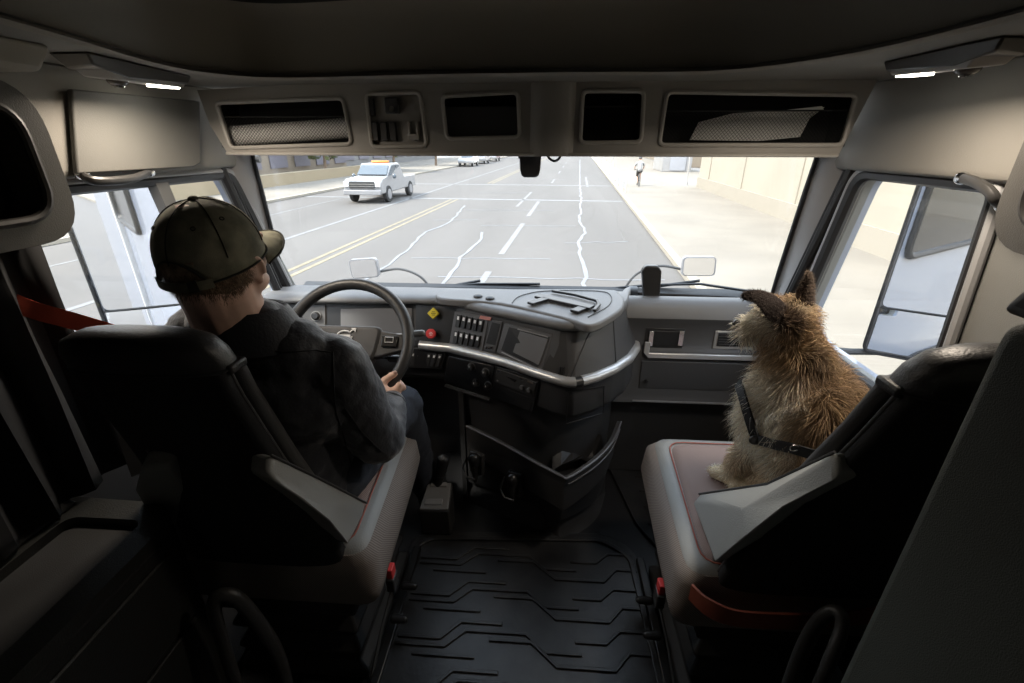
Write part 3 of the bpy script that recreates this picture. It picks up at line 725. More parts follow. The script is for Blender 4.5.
# phone mount standing at the gutter
m = MB(); dv = thing('windscreen_device', 'black upright device with a rounded top standing on the dash at the windscreen foot', 'device', (.43, 1.80, .92))
a = [W(*p, Y=1.80) for p in ((642, 271), (646, 266), (658, 266), (662, 271), (660, 300), (644, 300))]; m.slab(rr(a, .01), (0, .03, 0)); m.build('body', BLK2, dv, bevel=.005)
a = W(652, 296, Y=1.81); m = MB(); m.cyl(V((a.x, 1.815, .915)), V((a.x, 1.815, a.z+.03)), .016, .012); m.build('foot', BLK2, dv)

# steering wheel
SWC = W(346, 343, Y=1.27); SN = V((0.06, -math.cos(math.radians(38)), math.sin(math.radians(38)))).normalized(); R_ = .198
SW = thing('steering_wheel', 'black two-spoke steering wheel in front of the driver', 'steering wheel', SWC)
F_ = frame(SWC, (1, 0, 0), SN)
m = MB(); m.tube([F_ @ V((R_*math.cos(a), R_*math.sin(a), 0)) for a in [2*math.pi*k/48 for k in range(48)]], .0185, 14, loop=True); m.build('rim', mat('wheel_leather', (.035, .035, .036), .4, bump=.3, bscale=300), SW, smooth=60)
m = MB(); hub = rr([F_ @ V(p) for p in ((-.115, .055, -.03), (.115, .055, -.03), (.10, -.05, -.03), (.05, -.10, -.03), (-.05, -.10, -.03), (-.10, -.05, -.03))], .03)
m.slab(hub, SN*.045); m.build('hub', mat('hub_black', (.04, .04, .042), .45, bump=.3, bscale=400), SW, bevel=.012, seg=3)
for s in (-1, 1):
    m = MB(); m.hexa([F_ @ V((s*.09, .045, -.025)), F_ @ V((s*.19, .028, -.008)), F_ @ V((s*.19, -.022, -.008)), F_ @ V((s*.09, -.05, -.025))], [F_ @ V((s*.09, .045, .01)), F_ @ V((s*.19, .028, .008)), F_ @ V((s*.19, -.022, .008)), F_ @ V((s*.09, -.05, .01))]); sp_ = m.build('spoke', BLK, SW, bevel=.006)
    m = MB(); m.box((s*.142, .006, .0125), (.05, .036, .006), F_); m.build('switch_pad', mat('pad_black', (.02, .02, .02), .25), sp_, bevel=.003)
    m = MB(); P = [F_ @ V((s*.142+x, .010+y, .017)) for x, y in ((-.013, -.008), (.013, -.008), (.013, .008), (-.013, .008))]; m.tube(P, .0013, 6, loop=True); m.build('pad_outline', WHT, sp_)
# round iron-mark badge
m = MB(); C0 = V((0.0, .018, .0165))
m.tube([F_ @ (C0+V((.024*math.cos(a), .017*math.sin(a), 0))) for a in [math.radians(60+300*k/24) for k in range(25)]], .003, 6)
m.tube([F_ @ (C0+V(p)) for p in ((.014, .012, 0), (.030, .024, 0))], .003, 6); m.slab([F_ @ (C0+V(p)) for p in ((.034, .027, -.002), (.018, .026, -.002), (.033, .014, -.002))], SN*.004)
m.box(C0, (.036, .009, .004), F_); m.build('badge', mat('badge_silver', (.75, .75, .75), .3), SW)
m = MB(); m.cyl(SWC-SN*.02, SWC+V((0, .30, -.22)), .055, .07); m.build('column_shroud', BLK, SW, bevel=.01)
m = MB(); m.cap(F_ @ V((.04, -.02, -.06)), F_ @ V((.18, -.035, -.06)), .010, .008); m.cap(F_ @ V((.13, -.034, -.06)), F_ @ V((.18, -.035, -.06)), .013, .012); m.build('stalk', BLK2, SW)
m = MB(); m.cap(F_ @ V((.04, .03, -.05)), F_ @ V((.215, .05, -.05)), .007, .006); m.cap(F_ @ V((.185, .047, -.05)), F_ @ V((.225, .052, -.05)), .011, .011); m.build('stalk', mat('stalk_grey', (.2, .2, .2), .3), SW)

# gear selector
GS = thing('gear_selector', 'black gear selector box with a stubby lever beside the driver seat', 'gear selector', (-.40, 1.42, 0))
q = [W(427, 482, Z=.215), W(453, 482, Z=.215), W(449, 511, Z=.155), W(418, 511, Z=.150)]
m = MB(); m.hexa([V((p.x, p.y+(.0 if k < 2 else .012), 0.012)) for k, p in enumerate(q)], q); m.build('housing', BLK, GS, bevel=.008)
m = MB(); qi = [q[0].lerp(q[2], .06), q[1].lerp(q[3], .06), q[2].lerp(q[0], .04), q[3].lerp(q[1], .04)]; m.slab([p+V((0, 0, -.002)) for p in qi], (0, 0, .006)); m.build('top_plate', mat('selector_plate', (.22, .22, .22), .4), GS, bevel=.002)
for (u0, v0, u1, v1) in ((.2, .08, .8, .22), (.15, .66, .75, .84)):
    f = lambda u, v: (q[0]*(1-u)+q[1]*u)*(1-v)+(q[3]*(1-u)+q[2]*u)*v
    m = MB(); m.slab([f(*a)+V((0, 0, .003)) for a in ((u0, v0), (u1, v0), (u1, v1), (u0, v1))], (0, 0, .009)); m.build('selector_button', mat('button_grey', (.28, .28, .28), .4), GS, bevel=.002)
b0 = W(438, 484, Y=1.46); t0 = W(443, 460, Y=1.46)
m = MB(); m.cap(b0, b0.lerp(t0, .5), .014, .018, sx=1.2); m.cap(b0.lerp(t0, .45), t0, .020, .023, sx=1.15); m.build('lever', BLK2, GS)
m = MB(); m.ell(t0+V((-.004, -.004, .012)), (.016, .016, .014)); m.build('lever_top', mat('lever_sheen', (.12, .12, .12), .25), GS)

# floor mats
def ridge(m, pts, w=.012, h=.006, z=.012):
    m.ribbon([V((x, y, z)) for x, y in pts], w, h, (0, 0, 1))
mp_ = rr([V(p) for p in ((-.50, 1.36, 0), (-.44, 1.40, 0), (.29, 1.44, 0), (.40, 1.36, 0), (.44, .10, 0), (-.48, .10, 0))], .04)
m = MB(); m.slab(mp_, (0, 0, .012)); fm = tag(m.build('floor_mat', MATM, bevel=.003), 'large black rubber floor mat with angular raised ribs between the seats', 'floor mat')
fm.location.z += .0
m = MB(); ridge(m, [(p.x*.94-.002, .75+(p.y-.75)*.94) for p in mp_]+[(mp_[0].x*.94, .75+(mp_[0].y-.75)*.94)], .018, .010); m.build('mat_rim', MATM, fm, bevel=.002)
m = MB()
for k in range(7):
    y = 1.33-k*.155
    ridge(m, [(-.44, y-.06), (-.30, y-.06), (-.24, y), (-.10, y)]); ridge(m, [(-.44, y-.085), (-.28, y-.085), (-.22, y-.03), (-.02, y-.03), (.04, y-.085), (.16, y-.085)], .010)
    ridge(m, [(-.14, y-.055), (.0, y-.055), (.08, y-.125), (.26, y-.125), (.31, y-.07), (.39, y-.07)]); ridge(m, [(.14, y-.045), (.24, y-.045), (.29, y-.0), (.38, y-.0)], .010)
    ridge(m, [(-.38, y-.115), (-.18, y-.115)], .008)
m.build('mat_ribs', MATM, fm, bevel=.002)
m = MB(); m.slab(rr([V(p) for p in ((.345, 1.95, 0), (.95, 1.95, 0), (.95, 1.36, 0), (.50, 1.36, 0), (.43, 1.50, 0))], .03), (0, 0, .014)); pm = tag(m.build('floor_mat', MATM, bevel=.003), 'smaller black rubber floor mat in the passenger footwell', 'floor mat')
m = MB()
for k in range(4): ridge(m, [(.48, 1.50+.1*k), (.60, 1.50+.1*k), (.66, 1.45+.1*k), (.86, 1.45+.1*k)], .012, .006, .014)
m.build('mat_ribs', MATM, pm, bevel=.002)
# ================================================================ SEATS
def seat(cx, s, label, rows, top, wing):
    "s = +1 when the aisle is on the +x side"
    T = thing('cab_armchair', label, 'vehicle seat', (cx, 1.0, 0))
    def ring(z, y, hw, th, dx=0, ex=0, k=4.0, n=28):
        out = []
        for i in range(n):
            a = 2*math.pi*i/n; c, d = math.cos(a), math.sin(a)
            out.append(V((cx+dx+(hw+ex)*math.copysign(abs(c)**(2/k), c), y+th/2+(th/2+ex)*math.copysign(abs(d)**(2/k), d), z)))
        return out
    m = MB(); m.loft([ring(z, y, hw, th*.62, dx) for z, y, hw, th, dx in rows]); m.build('backrest_shell', SHELL, T, smooth=60)
    m = MB(); m.loft([ring(z, y+th*.42, hw+.008, th*.62, dx, k=3) for z, y, hw, th, dx in rows]); m.build('backrest_cushion', VINYLD, T, smooth=60)
    m = MB(); m.loft([ring(z, y, hw, th, dx, k=3) for z, y, hw, th, dx in top]); hc = m.build('headrest_cap', LEATH, T, smooth=60)
    for q in (1, -1):
        m = MB(); m.tube([V((cx+dx+q*hw*.99, y+th*.40, z)) for z, y, hw, th, dx in rows], .004, 8); m.build('edge_piping', VINYLD, T, smooth=60)
        m = MB(); z, y, hw, th, dx = top[0]; m.box((cx+dx+q*(hw-.004), y+.055, z), (.022, .05, .018)); m.build('cap_tab', LEATH, hc, bevel=.005)
    m = MB(); m.tube([p for p in ring(top[0][0]+.002, top[0][1], top[0][2]+.002, top[0][3], top[0][4], k=3)], .003, 6, loop=True); m.build('cap_seam', RUB, hc)
    # side wings
    aisle = [W(x, y, Y=Y) for x, y, Y in wing]
    for q in (s, -s):
        o = aisle if q == s else [V((2*(cx+.01)-p.x, p.y, p.z)) for p in aisle]
        i = [p+V((-q*.055, .02, -.005)) for p in o]
        c = sum(o, V())/len(o)+V((q*.020, -.012, 0)); c2 = c-V((q*.08, 0, 0)); n = len(o)
        m = MB(); m.add(o+i+[c, c2], [(j, (j+1) % n, 2*n) for j in range(n)]+[(n+(j+1) % n, n+j, 2*n+1) for j in range(n)]+[(j, n+j, n+(j+1) % n, (j+1) % n) for j in range(n)])
        m.build('side_wing', VINYL, T, smooth=60, bevel=.010, seg=3)
        m = MB(); m.tube([p+V((q*.002, 0, 0)) for p in o[:3]], .003, 6); m.build('wing_piping', VINYLD, T)
    # cushion
    def cr(z, hw, y0, y1, r=.05):
        return rr([V((cx-hw, y0, z)), V((cx+hw, y0, z)), V((cx+hw-.03, y1, z+.01)), V((cx-hw+.03, y1, z+.01))], r, 4)
    m = MB(); m.loft([cr(.35, .245, .83, 1.30), cr(.375, .28, .80, 1.34), cr(.43, .293, .79, 1.37), cr(.51, .284, .80, 1.37), cr(.540, .262, .81, 1.35)]); m.build('cushion_side', TWEEDG, T, smooth=60)
    m = MB(); m.loft([cr(.535, .264, .81, 1.35), cr(.548, .258, .82, 1.345), cr(.556, .235, .84, 1.325), cr(.559, .20, .87, 1.30)]); m.build('cushion_border', VINYL, T, smooth=60)
    m = MB(); m.loft([cr(.548, .222, .83, 1.31), cr(.562, .216, .84, 1.30), cr(.568, .19, .87, 1.28), cr(.569, .12, .94, 1.2)]); m.build('cushion_centre', TWEED, T, smooth=60)
    m = MB(); m.tube([p+V((0, 0, .004)) for p in cr(.557, .224, .83, 1.31)], .0022, 6, loop=True); m.build('cushion_piping', mat('red_piping', (.35, .10, .07), .7), T)
    # base
    m = MB(); m.loft([[V((cx+a*w_, 1.05+b*l_, z)) for a, b in ((-1, -1), (1, -1), (1, 1), (-1, 1))] for z, w_, l_ in ((.0, .20, .22), (.04, .20, .22), (.06, .17, .20), (.12, .19, .22), (.16, .165, .19), (.21, .19, .22), (.25, .165, .19), (.30, .2, .23), (.37, .21, .24))]); m.build('suspension_bellows', mat('bellows', (.012, .012, .012), .7), T, bevel=.006)
    for q in (1, -1):
        m = MB(); m.box((cx+q*.225, 1.05, .015), (.03, .52, .03)); m.build('slide_rail', mat('rail_dark', (.03, .03, .03), .35, metal=.6), T, bevel=.004)
    m = MB(); m.box((cx+s*.285, .90, .385), (.018, .030, .035)); m.build('buckle', REDP, T, bevel=.003)
    m = MB(); m.box((cx+s*.285, .90, .345), (.024, .04, .05)); m.build('buckle_housing', BLK, T, bevel=.004)
    m = MB(); m.ribbon(spl([(cx+s*.285, .90, .33), (cx+s*.25, .86, .2), (cx+s*.22, .82, .06)], 4), .04, .003, (s, 0, 0)); m.build('buckle_webbing', WEB, T)
    for k in range(2):
        m = MB(); m.cap((cx+s*.24, .97+.12*k, .08), (cx+s*.275, .97+.12*k, .08), .014, .012); m.build('adjuster_knob', BLK2, T)
    return T
seat(-.69, 1, 'driver seat with a black back shell and grey vinyl cushion edge, under the man',
     [(.50, .80, .225, .08, -.01), (.62, .785, .212, .09, -.015), (.75, .765, .182, .09, -.02), (.86, .745, .162, .09, -.025), (.95, .725, .155, .09, -.03), (1.05, .70, .152, .085, -.035), (1.115, .683, .152, .085, -.035)],
     [(1.115, .678, .155, .10, -.035), (1.15, .668, .152, .10, -.037), (1.175, .668, .137, .09, -.038), (1.19, .676, .105, .065, -.038), (1.196, .69, .065, .035, -.038)],
     [(270, 455, .73), (318, 478, .80), (366, 503, .93), (364, 515, .92), (349, 545, .80), (330, 522, .75), (300, 498, .715), (268, 476, .70)])
T = seat(.635, -1, 'passenger seat with grey wings and a brown tweed cushion, under the dog',
     [(.50, .80, .215, .08, .02), (.62, .77, .205, .09, .025), (.75, .735, .182, .09, .035), (.86, .70, .165, .09, .045), (.95, .672, .158, .09, .05), (1.05, .64, .152, .085, .055), (1.155, .605, .15, .085, .06)],
     [(1.155, .60, .153, .10, .06), (1.19, .588, .15, .10, .062), (1.215, .585, .136, .09, .063), (1.232, .592, .105, .065, .063), (1.238, .605, .065, .035, .063)],
     [(836, 452, .68), (768, 484, .84), (700, 494, 1.0), (692, 503, 1.0), (714, 563, .80), (742, 540, .735), (785, 506, .69), (838, 478, .65)])
m = MB(); m.ribbon(spl([(.385, .80, .50), (.41, .765, .50), (.46, .745, .495), (.55, .740, .498), (.68, .745, .505), (.85, .77, .52)], 6), .050, .006, [(-.7, -.7, 0)]*6+[(0, -1, 0)]*26)
m.build('lower_band', RUST, T)

# ================================================================ FOREGROUND CABINETS
# left bunk cabinet
CB = thing('side_cabinet', 'dark plastic bunk-side cabinet with a recessed tray top in the lower left corner', 'cabinet', (-1.0, .4, 0))
cz = .75; xr, yf = -.79, .745
o = rr([V((xr, -.3, 0)), V((xr, yf, 0)), V((XL+.01, yf+.01, 0)), V((XL+.01, -.3, 0))], [.001, .09, .001, .001], 6)
m = MB(); m.slab([p+V((0, 0, .0)) for p in o], (0, 0, cz-.035)); m.build('body', CABN, CB, bevel=.004)
tray = rr([V((xr-.055, -.2, cz)), V((xr-.055, yf-.05, cz)), V((-1.02, yf-.05, cz)), V((-1.02, -.2, cz))], .03)
m = MB(); m.plate([p+V((0, 0, cz)) for p in o], [tray], (0, 0, -.028)); m.build('lid_frame', CABN, CB, bevel=.005)
m = MB(); m.slab([p+V((0, 0, -.030)) for p in tray], (0, 0, .008)); m.build('tray_floor', BLK, CB)
m = MB(); m.tube([p+V((0, 0, cz-.032)) for p in o[:9]], .004, 6); m.build('lid_groove', RUB, CB)
m = MB(); m.hexa([V((XL+.01, -.3, cz)), V((-1.03, -.3, cz)), V((-1.03, yf, cz)), V((XL+.01, yf, cz))], [V((XL+.01, -.3, cz+.07)), V((-1.06, -.3, cz+.05)), V((-1.06, yf-.03, cz+.03)), V((XL+.01, yf-.03, cz+.06))]); m.build('raised_lid', CABN, CB, bevel=.015, seg=3)
# side panels
m = MB(); m.slab([V((xr, -.2, cz-.06)), V((xr, yf-.075, cz-.06)), V((xr, yf-.075, .50)), V((xr, -.2, .50))], (.008, 0, 0)); dr = m.build('drawer', CABN, CB, bevel=.004)
m = MB(); m.slab([V((xr, -.2, .485)), V((xr, yf-.075, .485)), V((xr, yf-.075, .05)), V((xr, -.2, .05))], (.008, 0, 0)); m.build('lower_panel', CABN, CB, bevel=.004)
hq = [W(*p, X=xr+.01) for p in ((88, 648), (118, 646), (105, 700), (60, 700))]
m = MB(); m.slab(rr([V((xr+.008, .30, .70)), V((xr+.008, .42, .685)), V((xr+.008, .43, .60)), V((xr+.008, .30, .60))], .02), (.002, 0, 0)); h_ = m.build('handle_recess', RUB, dr)
m = MB(); m.slab(rr([V((xr+.008, .26, .665)), V((xr+.008, .395, .66)), V((xr+.008, .40, .625)), V((xr+.008, .26, .625))], .012), (.018, 0, 0)); m.build('handle', CABN, dr, bevel=.004)
# grab hoops
def hoop(pts, label, r=.016):
    P = [W(x, y, Y=Y) for x, y, Y in pts]; t = thing('grab_hoop', label, 'grab hoop', (P[0].x, P[0].y, 0), 'hoop handles behind the seats'); m = MB()
    m.tube(spl(P, 6), r, 12, flat=(1, .75)); m.build('hoop', mat('hoop_black', (.03, .03, .03), .45, bump=.3, bscale=350), t, smooth=60); return t
hoop([(262, 760, .60), (238, 690, .62), (222, 640, .64), (214, 608, .65), (219, 596, .66), (236, 598, .67), (258, 622, .68), (278, 655, .68), (290, 700, .67), (300, 770, .65)], 'black hoop handle beside the side cabinet, behind the driver seat')
hoop([(765, 760, .62), (788, 690, .63), (805, 645, .64), (822, 618, .64), (838, 612, .63), (842, 628, .61), (828, 665, .58), (806, 720, .56), (795, 770, .54)], 'black hoop handle at the foot of the tall grey-green closet')

# right closet panel
CP = thing('closet', 'tall grey-green upholstered closet side at the right edge', 'closet', (.73, 0, 0))
m = MB(); m.slab(rr([V((.51, -.5, .0)), V((.51, .51, .0)), V((.51, .51, 1.325)), V((.51, -.5, 1.325))], .03), (.44, 0, 0)); m.build('padded_side', GREENG, CP, bevel=.02, seg=3)
m = MB(); m.hexa([V((.505, -.5, 1.328)), V((.505, .515, 1.328)), V((.95, .515, 1.328)), V((.95, -.5, 1.328))], [V((.51, -.5, 1.385)), V((.51, .50, 1.365)), V((.95, .50, 1.365)), V((.95, -.5, 1.385))]); m.build('top_cap', mat('cap_vinyl', (.02, .02, .02), .6), CP, bevel=.012, seg=3)
# locker mouths left and right
def locker(X, s, y1, label):
    T = thing('bunk_locker', label, 'locker', (X-s*.08, .3, 1.32), 'overhead bunk lockers'); z0, z1 = 1.325, 1.605
    o = rr([V((X, -.3, z0)), V((X, y1, z0)), V((X, y1, z1)), V((X, -.3, z1))], .09, 7)
    i = rr([V((X, -.3, z0+.045)), V((X, y1-.045, z0+.045)), V((X, y1-.045, z1-.04)), V((X, -.3, z1-.04))], .06, 7)
    m = MB(); m.plate(o, [i], (s*.16, 0, 0)); m.build('rounded_frame', mat('locker_frame', (.08, .076, .07), .4, bump=.3, bscale=400), T, bevel=.014, seg=3)
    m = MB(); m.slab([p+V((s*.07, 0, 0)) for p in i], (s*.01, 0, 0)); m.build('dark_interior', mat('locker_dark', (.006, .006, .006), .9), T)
    m = MB(); m.tube([p+V((-s*.0, 0, 0)) for p in i], .008, 8, loop=True); m.build('inner_lip', mat('locker_lip', (.03, .027, .024), .5), T)
    return T
L1 = locker(-.935, -1, .885, 'rounded dark locker mouth in the top left corner above the black curtain')
m = MB(); m.hexa([V((-.90, -.3, 1.625)), V((-.90, .88, 1.615)), V((-1.1, .88, 1.615)), V((-1.1, -.3, 1.625))], [V((-.88, -.3, 1.66)), V((-.88, .90, 1.66)), V((-1.1, .90, 1.66)), V((-1.1, -.3, 1.66))]); m.build('shelf_edge', CEIL, L1, bevel=.01)
locker(.815, 1, .905, 'rounded dark locker mouth at the upper right edge above the tall closet')
# curtain
m = MB(); rows = []
for z in (1.335, 1.2, 1.0, .8, .762):
    rows.append([V((-1.04+.018*math.sin(k*1.3), .10+.765*k/40+.006*math.sin(k*2+z*6), z)) for k in range(41)])
m.loft(rows, closed=False, caps=False); cu = m.build('bunk_curtain', CURT, fixn=False); s_ = cu.modifiers.new('s', 'SOLIDIFY'); s_.thickness = .004; tag(cu, 'black pleated curtain hanging beside the left window, under the locker', 'curtain')
m = MB(); m.ribbon(spl([(-.985, .845, 1.06), (-.98, .845, .98), (-.975, .84, .9), (-.96, .82, .765)], 5), .03, .002, (.8, -.6, 0)); tag(m.build('belt_webbing', WEB), 'grey belt webbing running down beside the black curtain', 'belt webbing')
# ================================================================ OUTSIDE FITTINGS OF THE TRUCK
def door_mirror(s, XI, label):
    "s = side; XI inner edge"
    c = V((XI+s*.14, 1.47 if s < 0 else 1.66, 1.10 if s < 0 else 1.075)); T = thing('door_mirror', label, 'mirror', c, 'tall door mirrors')
    nx = -s*.47 if s > 0 else .40; n = V((nx, -.88, 0)).normalized(); x = V((0, 0, 1)).cross(n)*-1; x = V((n.y*-1, n.x, 0)).normalized()
    F_ = frame(c, x, n); hw, hh = .145, .33
    o = rr([F_ @ V(p) for p in ((-hw, -hh, 0), (hw, -hh, 0), (hw, hh, 0), (-hw, hh, 0))], .035)
    m = MB(); b = [F_ @ ((F_.inverted() @ p)*.86+V((0, 0, -.07))) for p in o]; m.loft([b, [p-n*.02 for p in o], o]); m.build('housing', HOUS, T, bevel=.006, smooth=50)
    ui = rr([F_ @ V(p) for p in ((-hw+.012, -hh+.19, .001), (hw-.012, -hh+.19, .001), (hw-.012, hh-.012, .001), (-hw+.012, hh-.012, .001))], .02)
    m = MB(); m.slab([p-n*.002 for p in ui], n*.006); m.build('main_glass', MIRR, T, smooth=0)
    # convex lower glass
    m = MB(); rows = []
    for i in range(9):
        r_ = []
        for j in range(9): u = -1+2*i/8; v = -1+2*j/8; r_.append(F_ @ V((u*(hw-.012), -hh+.098+v*.084, .004+.010*(1-.5*u*u-.5*v*v))))
        rows.append(r_)
    m.loft(rows, closed=False, caps=False); m.build('convex_glass', MIRR, T, smooth=60, fixn=False)
    m = MB(); m.tube([F_ @ V((-hw+.01, -hh+.186, .003)), F_ @ V((hw-.01, -hh+.186, .003))], .005, 8); m.tube([p+n*.003 for p in o], .006, 8, loop=True); m.build('rubber_edge', RUB, T)
    for z in (-.345, .345):
        m = MB(); m.tube([F_ @ V((0, z*.93, -.05)), V((XI-s*.02, 1.75, c.z+z)), V((XI-s*.2, 1.78, c.z+z))], .014, 8); m.build('arm', BLK, T)
    return T
door_mirror(-1, -1.27, 'tall two-part door mirror outside the driver side window')
door_mirror(1, 1.265, 'tall two-part door mirror outside the passenger window, right of the dog')
# bonnet
m = MB(); rows = []
for y, z, w_ in ((2.06, .80, 1.05), (2.3, .77, 1.0), (2.7, .65, .92), (3.2, .47, .82), (3.5, .30, .72), (3.6, .0, .68)):
    rows.append([V((-.07+w_*k/8, y, z-(.16 if y > 2.1 else .05)*abs(k/8)**3)) for k in range(-8, 9)])
m.loft(rows, closed=False, caps=False); bn = m.build('truck_bonnet', HOODM, smooth=60, fixn=False); s_ = bn.modifiers.new('s', 'SOLIDIFY'); s_.thickness = .01; s_.offset = -1
tag(bn, 'white truck bonnet beyond the foot of the windscreen', 'bonnet')
m = MB(); m.box((-.07, 2.10, .825), (1.9, .10, .03)); m.build('cowl_strip', HOODM, bn, bevel=.01)
# bonnet mirrors
def bmir(px, s, label):
    P = [W(x, y, Y=3.1) for x, y in px]; c = sum(P, V())/4; T = thing('bonnet_mirror', label, 'mirror', (c.x, c.y, .4), 'small mirrors on the bonnet corners')
    m = MB(); q = rr(P, .03); m.loft([q, [p+V((0, .03, 0)) for p in q], [c+(p-c)*.7+V((0, .07, 0)) for p in q]]); m.build('housing', HOUS, T, smooth=50)
    m = MB(); q2 = [c+(p-c)*.9+V((0, -.004, 0)) for p in q]; m.slab(q2, (0, .003, 0)); m.build('glass', mat('mirror_pale', (.85, .85, .86), .05, metal=1.), T, smooth=0)
    a = V((c.x-s*.1, c.y+.04, c.z-.03)); m = MB(); m.tube(spl([a, a+V((-s*.15, 0, .02)), a+V((-s*.30, -.02, -.03)), a+V((-s*.38, -.04, -.14)), a+V((-s*.40, -.05, -.26))], 6), .009, 8); m.build('arm', BLK, T)
bmir([(348, 260), (376, 258), (380, 277), (352, 279)], -1, 'small pale mirror on an arm at the left bonnet corner, above the steering wheel')
bmir([(683, 257), (717, 257), (715, 276), (681, 276)], 1, 'small mirror on an arm at the right bonnet corner, by the upright device')
# wipers
def wiper(px, label):
    P = [W(x, y, Y=Y) for x, y, Y in px]; T = thing('wiper', label, 'wiper', P[0], 'windscreen wipers')
    m = MB(); m.tube(P, .006, 6); m.build('blade', BLK2, T)
    m = MB(); m.tube([P[0]+V((0, .02, -.03)), P[len(P)//2]+V((0, .012, .012))], .007, 6); m.build('arm', BLK2, T)
wiper([(395, 291, 2.03), (430, 287, 2.03), (480, 284, 2.04), (540, 284, 2.04)], 'black wiper lying along the glass foot ahead of the driver')
wiper([(605, 289, 2.04), (650, 285, 2.03), (700, 284, 2.02), (748, 291, 2.0)], 'black wiper lying along the glass foot ahead of the dog')
# ================================================================ DRIVER
PER = thing('driver', 'x', 'person', (-.62, .98, .57)) if False else None
Hc = W(215, 254, Y=.87); yaw = math.radians(3); HS = 1.0
hx = V((math.cos(yaw), -math.sin(yaw), 0)); hy = V((math.sin(yaw), math.cos(yaw), .11)).normalized(); hz = hx.cross(hy).normalized()
HM = Matrix(((hx.x*HS, hy.x*HS, hz.x*HS, Hc.x), (hx.y*HS, hy.y*HS, hz.y*HS, Hc.y), (hx.z*HS, hy.z*HS, hz.z*HS, Hc.z), (0, 0, 0, 1)))
def hp_(x, y, z): return HM @ V((x, y, z))
m = MB()
m.ell((0, -.01, .02), (.076, .096, .090), HM, 28, 18)
m.ell((0, .022, -.045), (.064, .074, .066), HM, 24, 16)           # lower face
m.ell((0, .068, -.085), (.030, .026, .022), HM)                  # chin
m.ell((0, .092, -.012), (.012, .020, .026), HM); m.ell((0, .104, -.028), (.015, .014, .012), HM)   # nose
for s in (-1, 1):
    m.ell((s*.036, .062, -.034), (.024, .020, .024), HM); m.ell((s*.034, .078, .016), (.026, .014, .010), HM)  # cheek, brow
    m.ell((s*.056, .02, -.068), (.016, .040, .022), HM)          # jaw
    # ear: rim, lobe
    m.tube([hp_(s*(.074+.014*math.sin(a*.5)), -.004-.017*math.cos(a), -.030+.026*math.sin(a)) for a in [math.radians(-80+290*k/14) for k in range(15)]], .0055, 8)
    m.ell((s*.077, .0, -.030), (.006, .014, .023), HM); m.ell((s*.078, .006, -.054), (.006, .009, .010), HM)
m.ell((0, .088, -.058), (.022, .010, .007), HM)                  # lips
neck0 = hp_(0, -.022, -.05); neck1 = V((-.668, .89, 1.08))
m.cap(neck0, neck1, .070, .078, 20)
m.cap(hp_(0, -.045, -.05), neck1+V((0, -.01, 0)), .058, .062, 16)
# torso and limbs (mostly under the clothes)
SR, EL_R = V((-.49, .93, 1.015)), V((-.425, .99, .77)); WR = W(393, 399, Y=1.15)
SL, EL_L, WL_ = V((-.80, .90, 1.03)), V((-.90, 1.05, .82)), V((-.80, 1.22, .84))
for a_, b_, r1, r2 in ((V((-.645, .95, .66)), V((-.645, .94, .80)), .12, .12), (V((-.645, .94, .80)), V((-.64, .92, 1.0)), .115, .12), (SL, SR, .055, .055), (SR, EL_R, .05, .042), (EL_R, WR, .04, .027), (SL, EL_L, .05, .042), (EL_L, WL_, .04, .027),
                       (V((-.56, .98, .66)), V((-.485, 1.34, .655)), .08, .06), (V((-.485, 1.34, .655)), V((-.47, 1.50, .20)), .055, .035), (V((-.74, .98, .66)), V((-.80, 1.33, .655)), .08, .06), (V((-.80, 1.33, .655)), V((-.80, 1.48, .20)), .055, .035),
                       (V((-.47, 1.50, .17)), V((-.46, 1.60, .15)), .035, .03), (V((-.80, 1.48, .17)), V((-.80, 1.58, .15)), .035, .03)):
    m.cap(a_, b_, r1, r2, 16)
# hands on the wheel rim
def hand(ang, wrist, m):
    H0 = F_sw @ V((R_*math.cos(ang), R_*math.sin(ang), 0)); rad = (H0-SWC).normalized(); tan = SN.cross(rad).normalized()
    Q = lambda r, t, n: H0+rad*r+tan*t+SN*n
    for k, (t, sc_) in enumerate(((.033, .95), (.012, 1.05), (-.010, 1.0), (-.031, .85))):
        kn = Q(.030, t, .026); m.cap(wrist, kn, .017, .0115, 10)
        P = [kn, Q(.038, t+.002, .000), Q(.018, t+.003, -.028*sc_), Q(-.012, t+.002, -.030*sc_), Q(-.026, t, -.012)]
        for i in range(4): m.cap(P[i], P[i+1], .0105-.0006*i, .0100-.0006*i, 10)
    m.cap(wrist, Q(.012, -.012, .034), .022, .020, 12)
    b0, b1, b2 = Q(.004, -.022, .036), Q(-.010, .012, .033), Q(-.006, .045, .026)
    m.cap(wrist, b0, .018, .016, 10); m.cap(b0, b1, .0155, .0125, 10); m.cap(b1, b2, .0120, .0105, 10)
    return Q, b2
F_sw = frame(SWC, (1, 0, 0), SN)
Qr, tip = hand(math.radians(-43), WR, m); hand(math.radians(215), WL_, m)
body = m.build('driver', SKIN, origin=(-.63, 1.0, .55))
r_ = body.modifiers.new('r', 'REMESH'); r_.mode = 'VOXEL'; r_.voxel_size = .0042; r_.use_smooth_shade = True
s_ = body.modifiers.new('s', 'SMOOTH'); s_.factor = .5; s_.iterations = 3
body.name = 'person'
ORG[body.name] = ORG['driver']
tag(body, 'man in an olive cap and navy jacket sitting at the steering wheel', 'person')
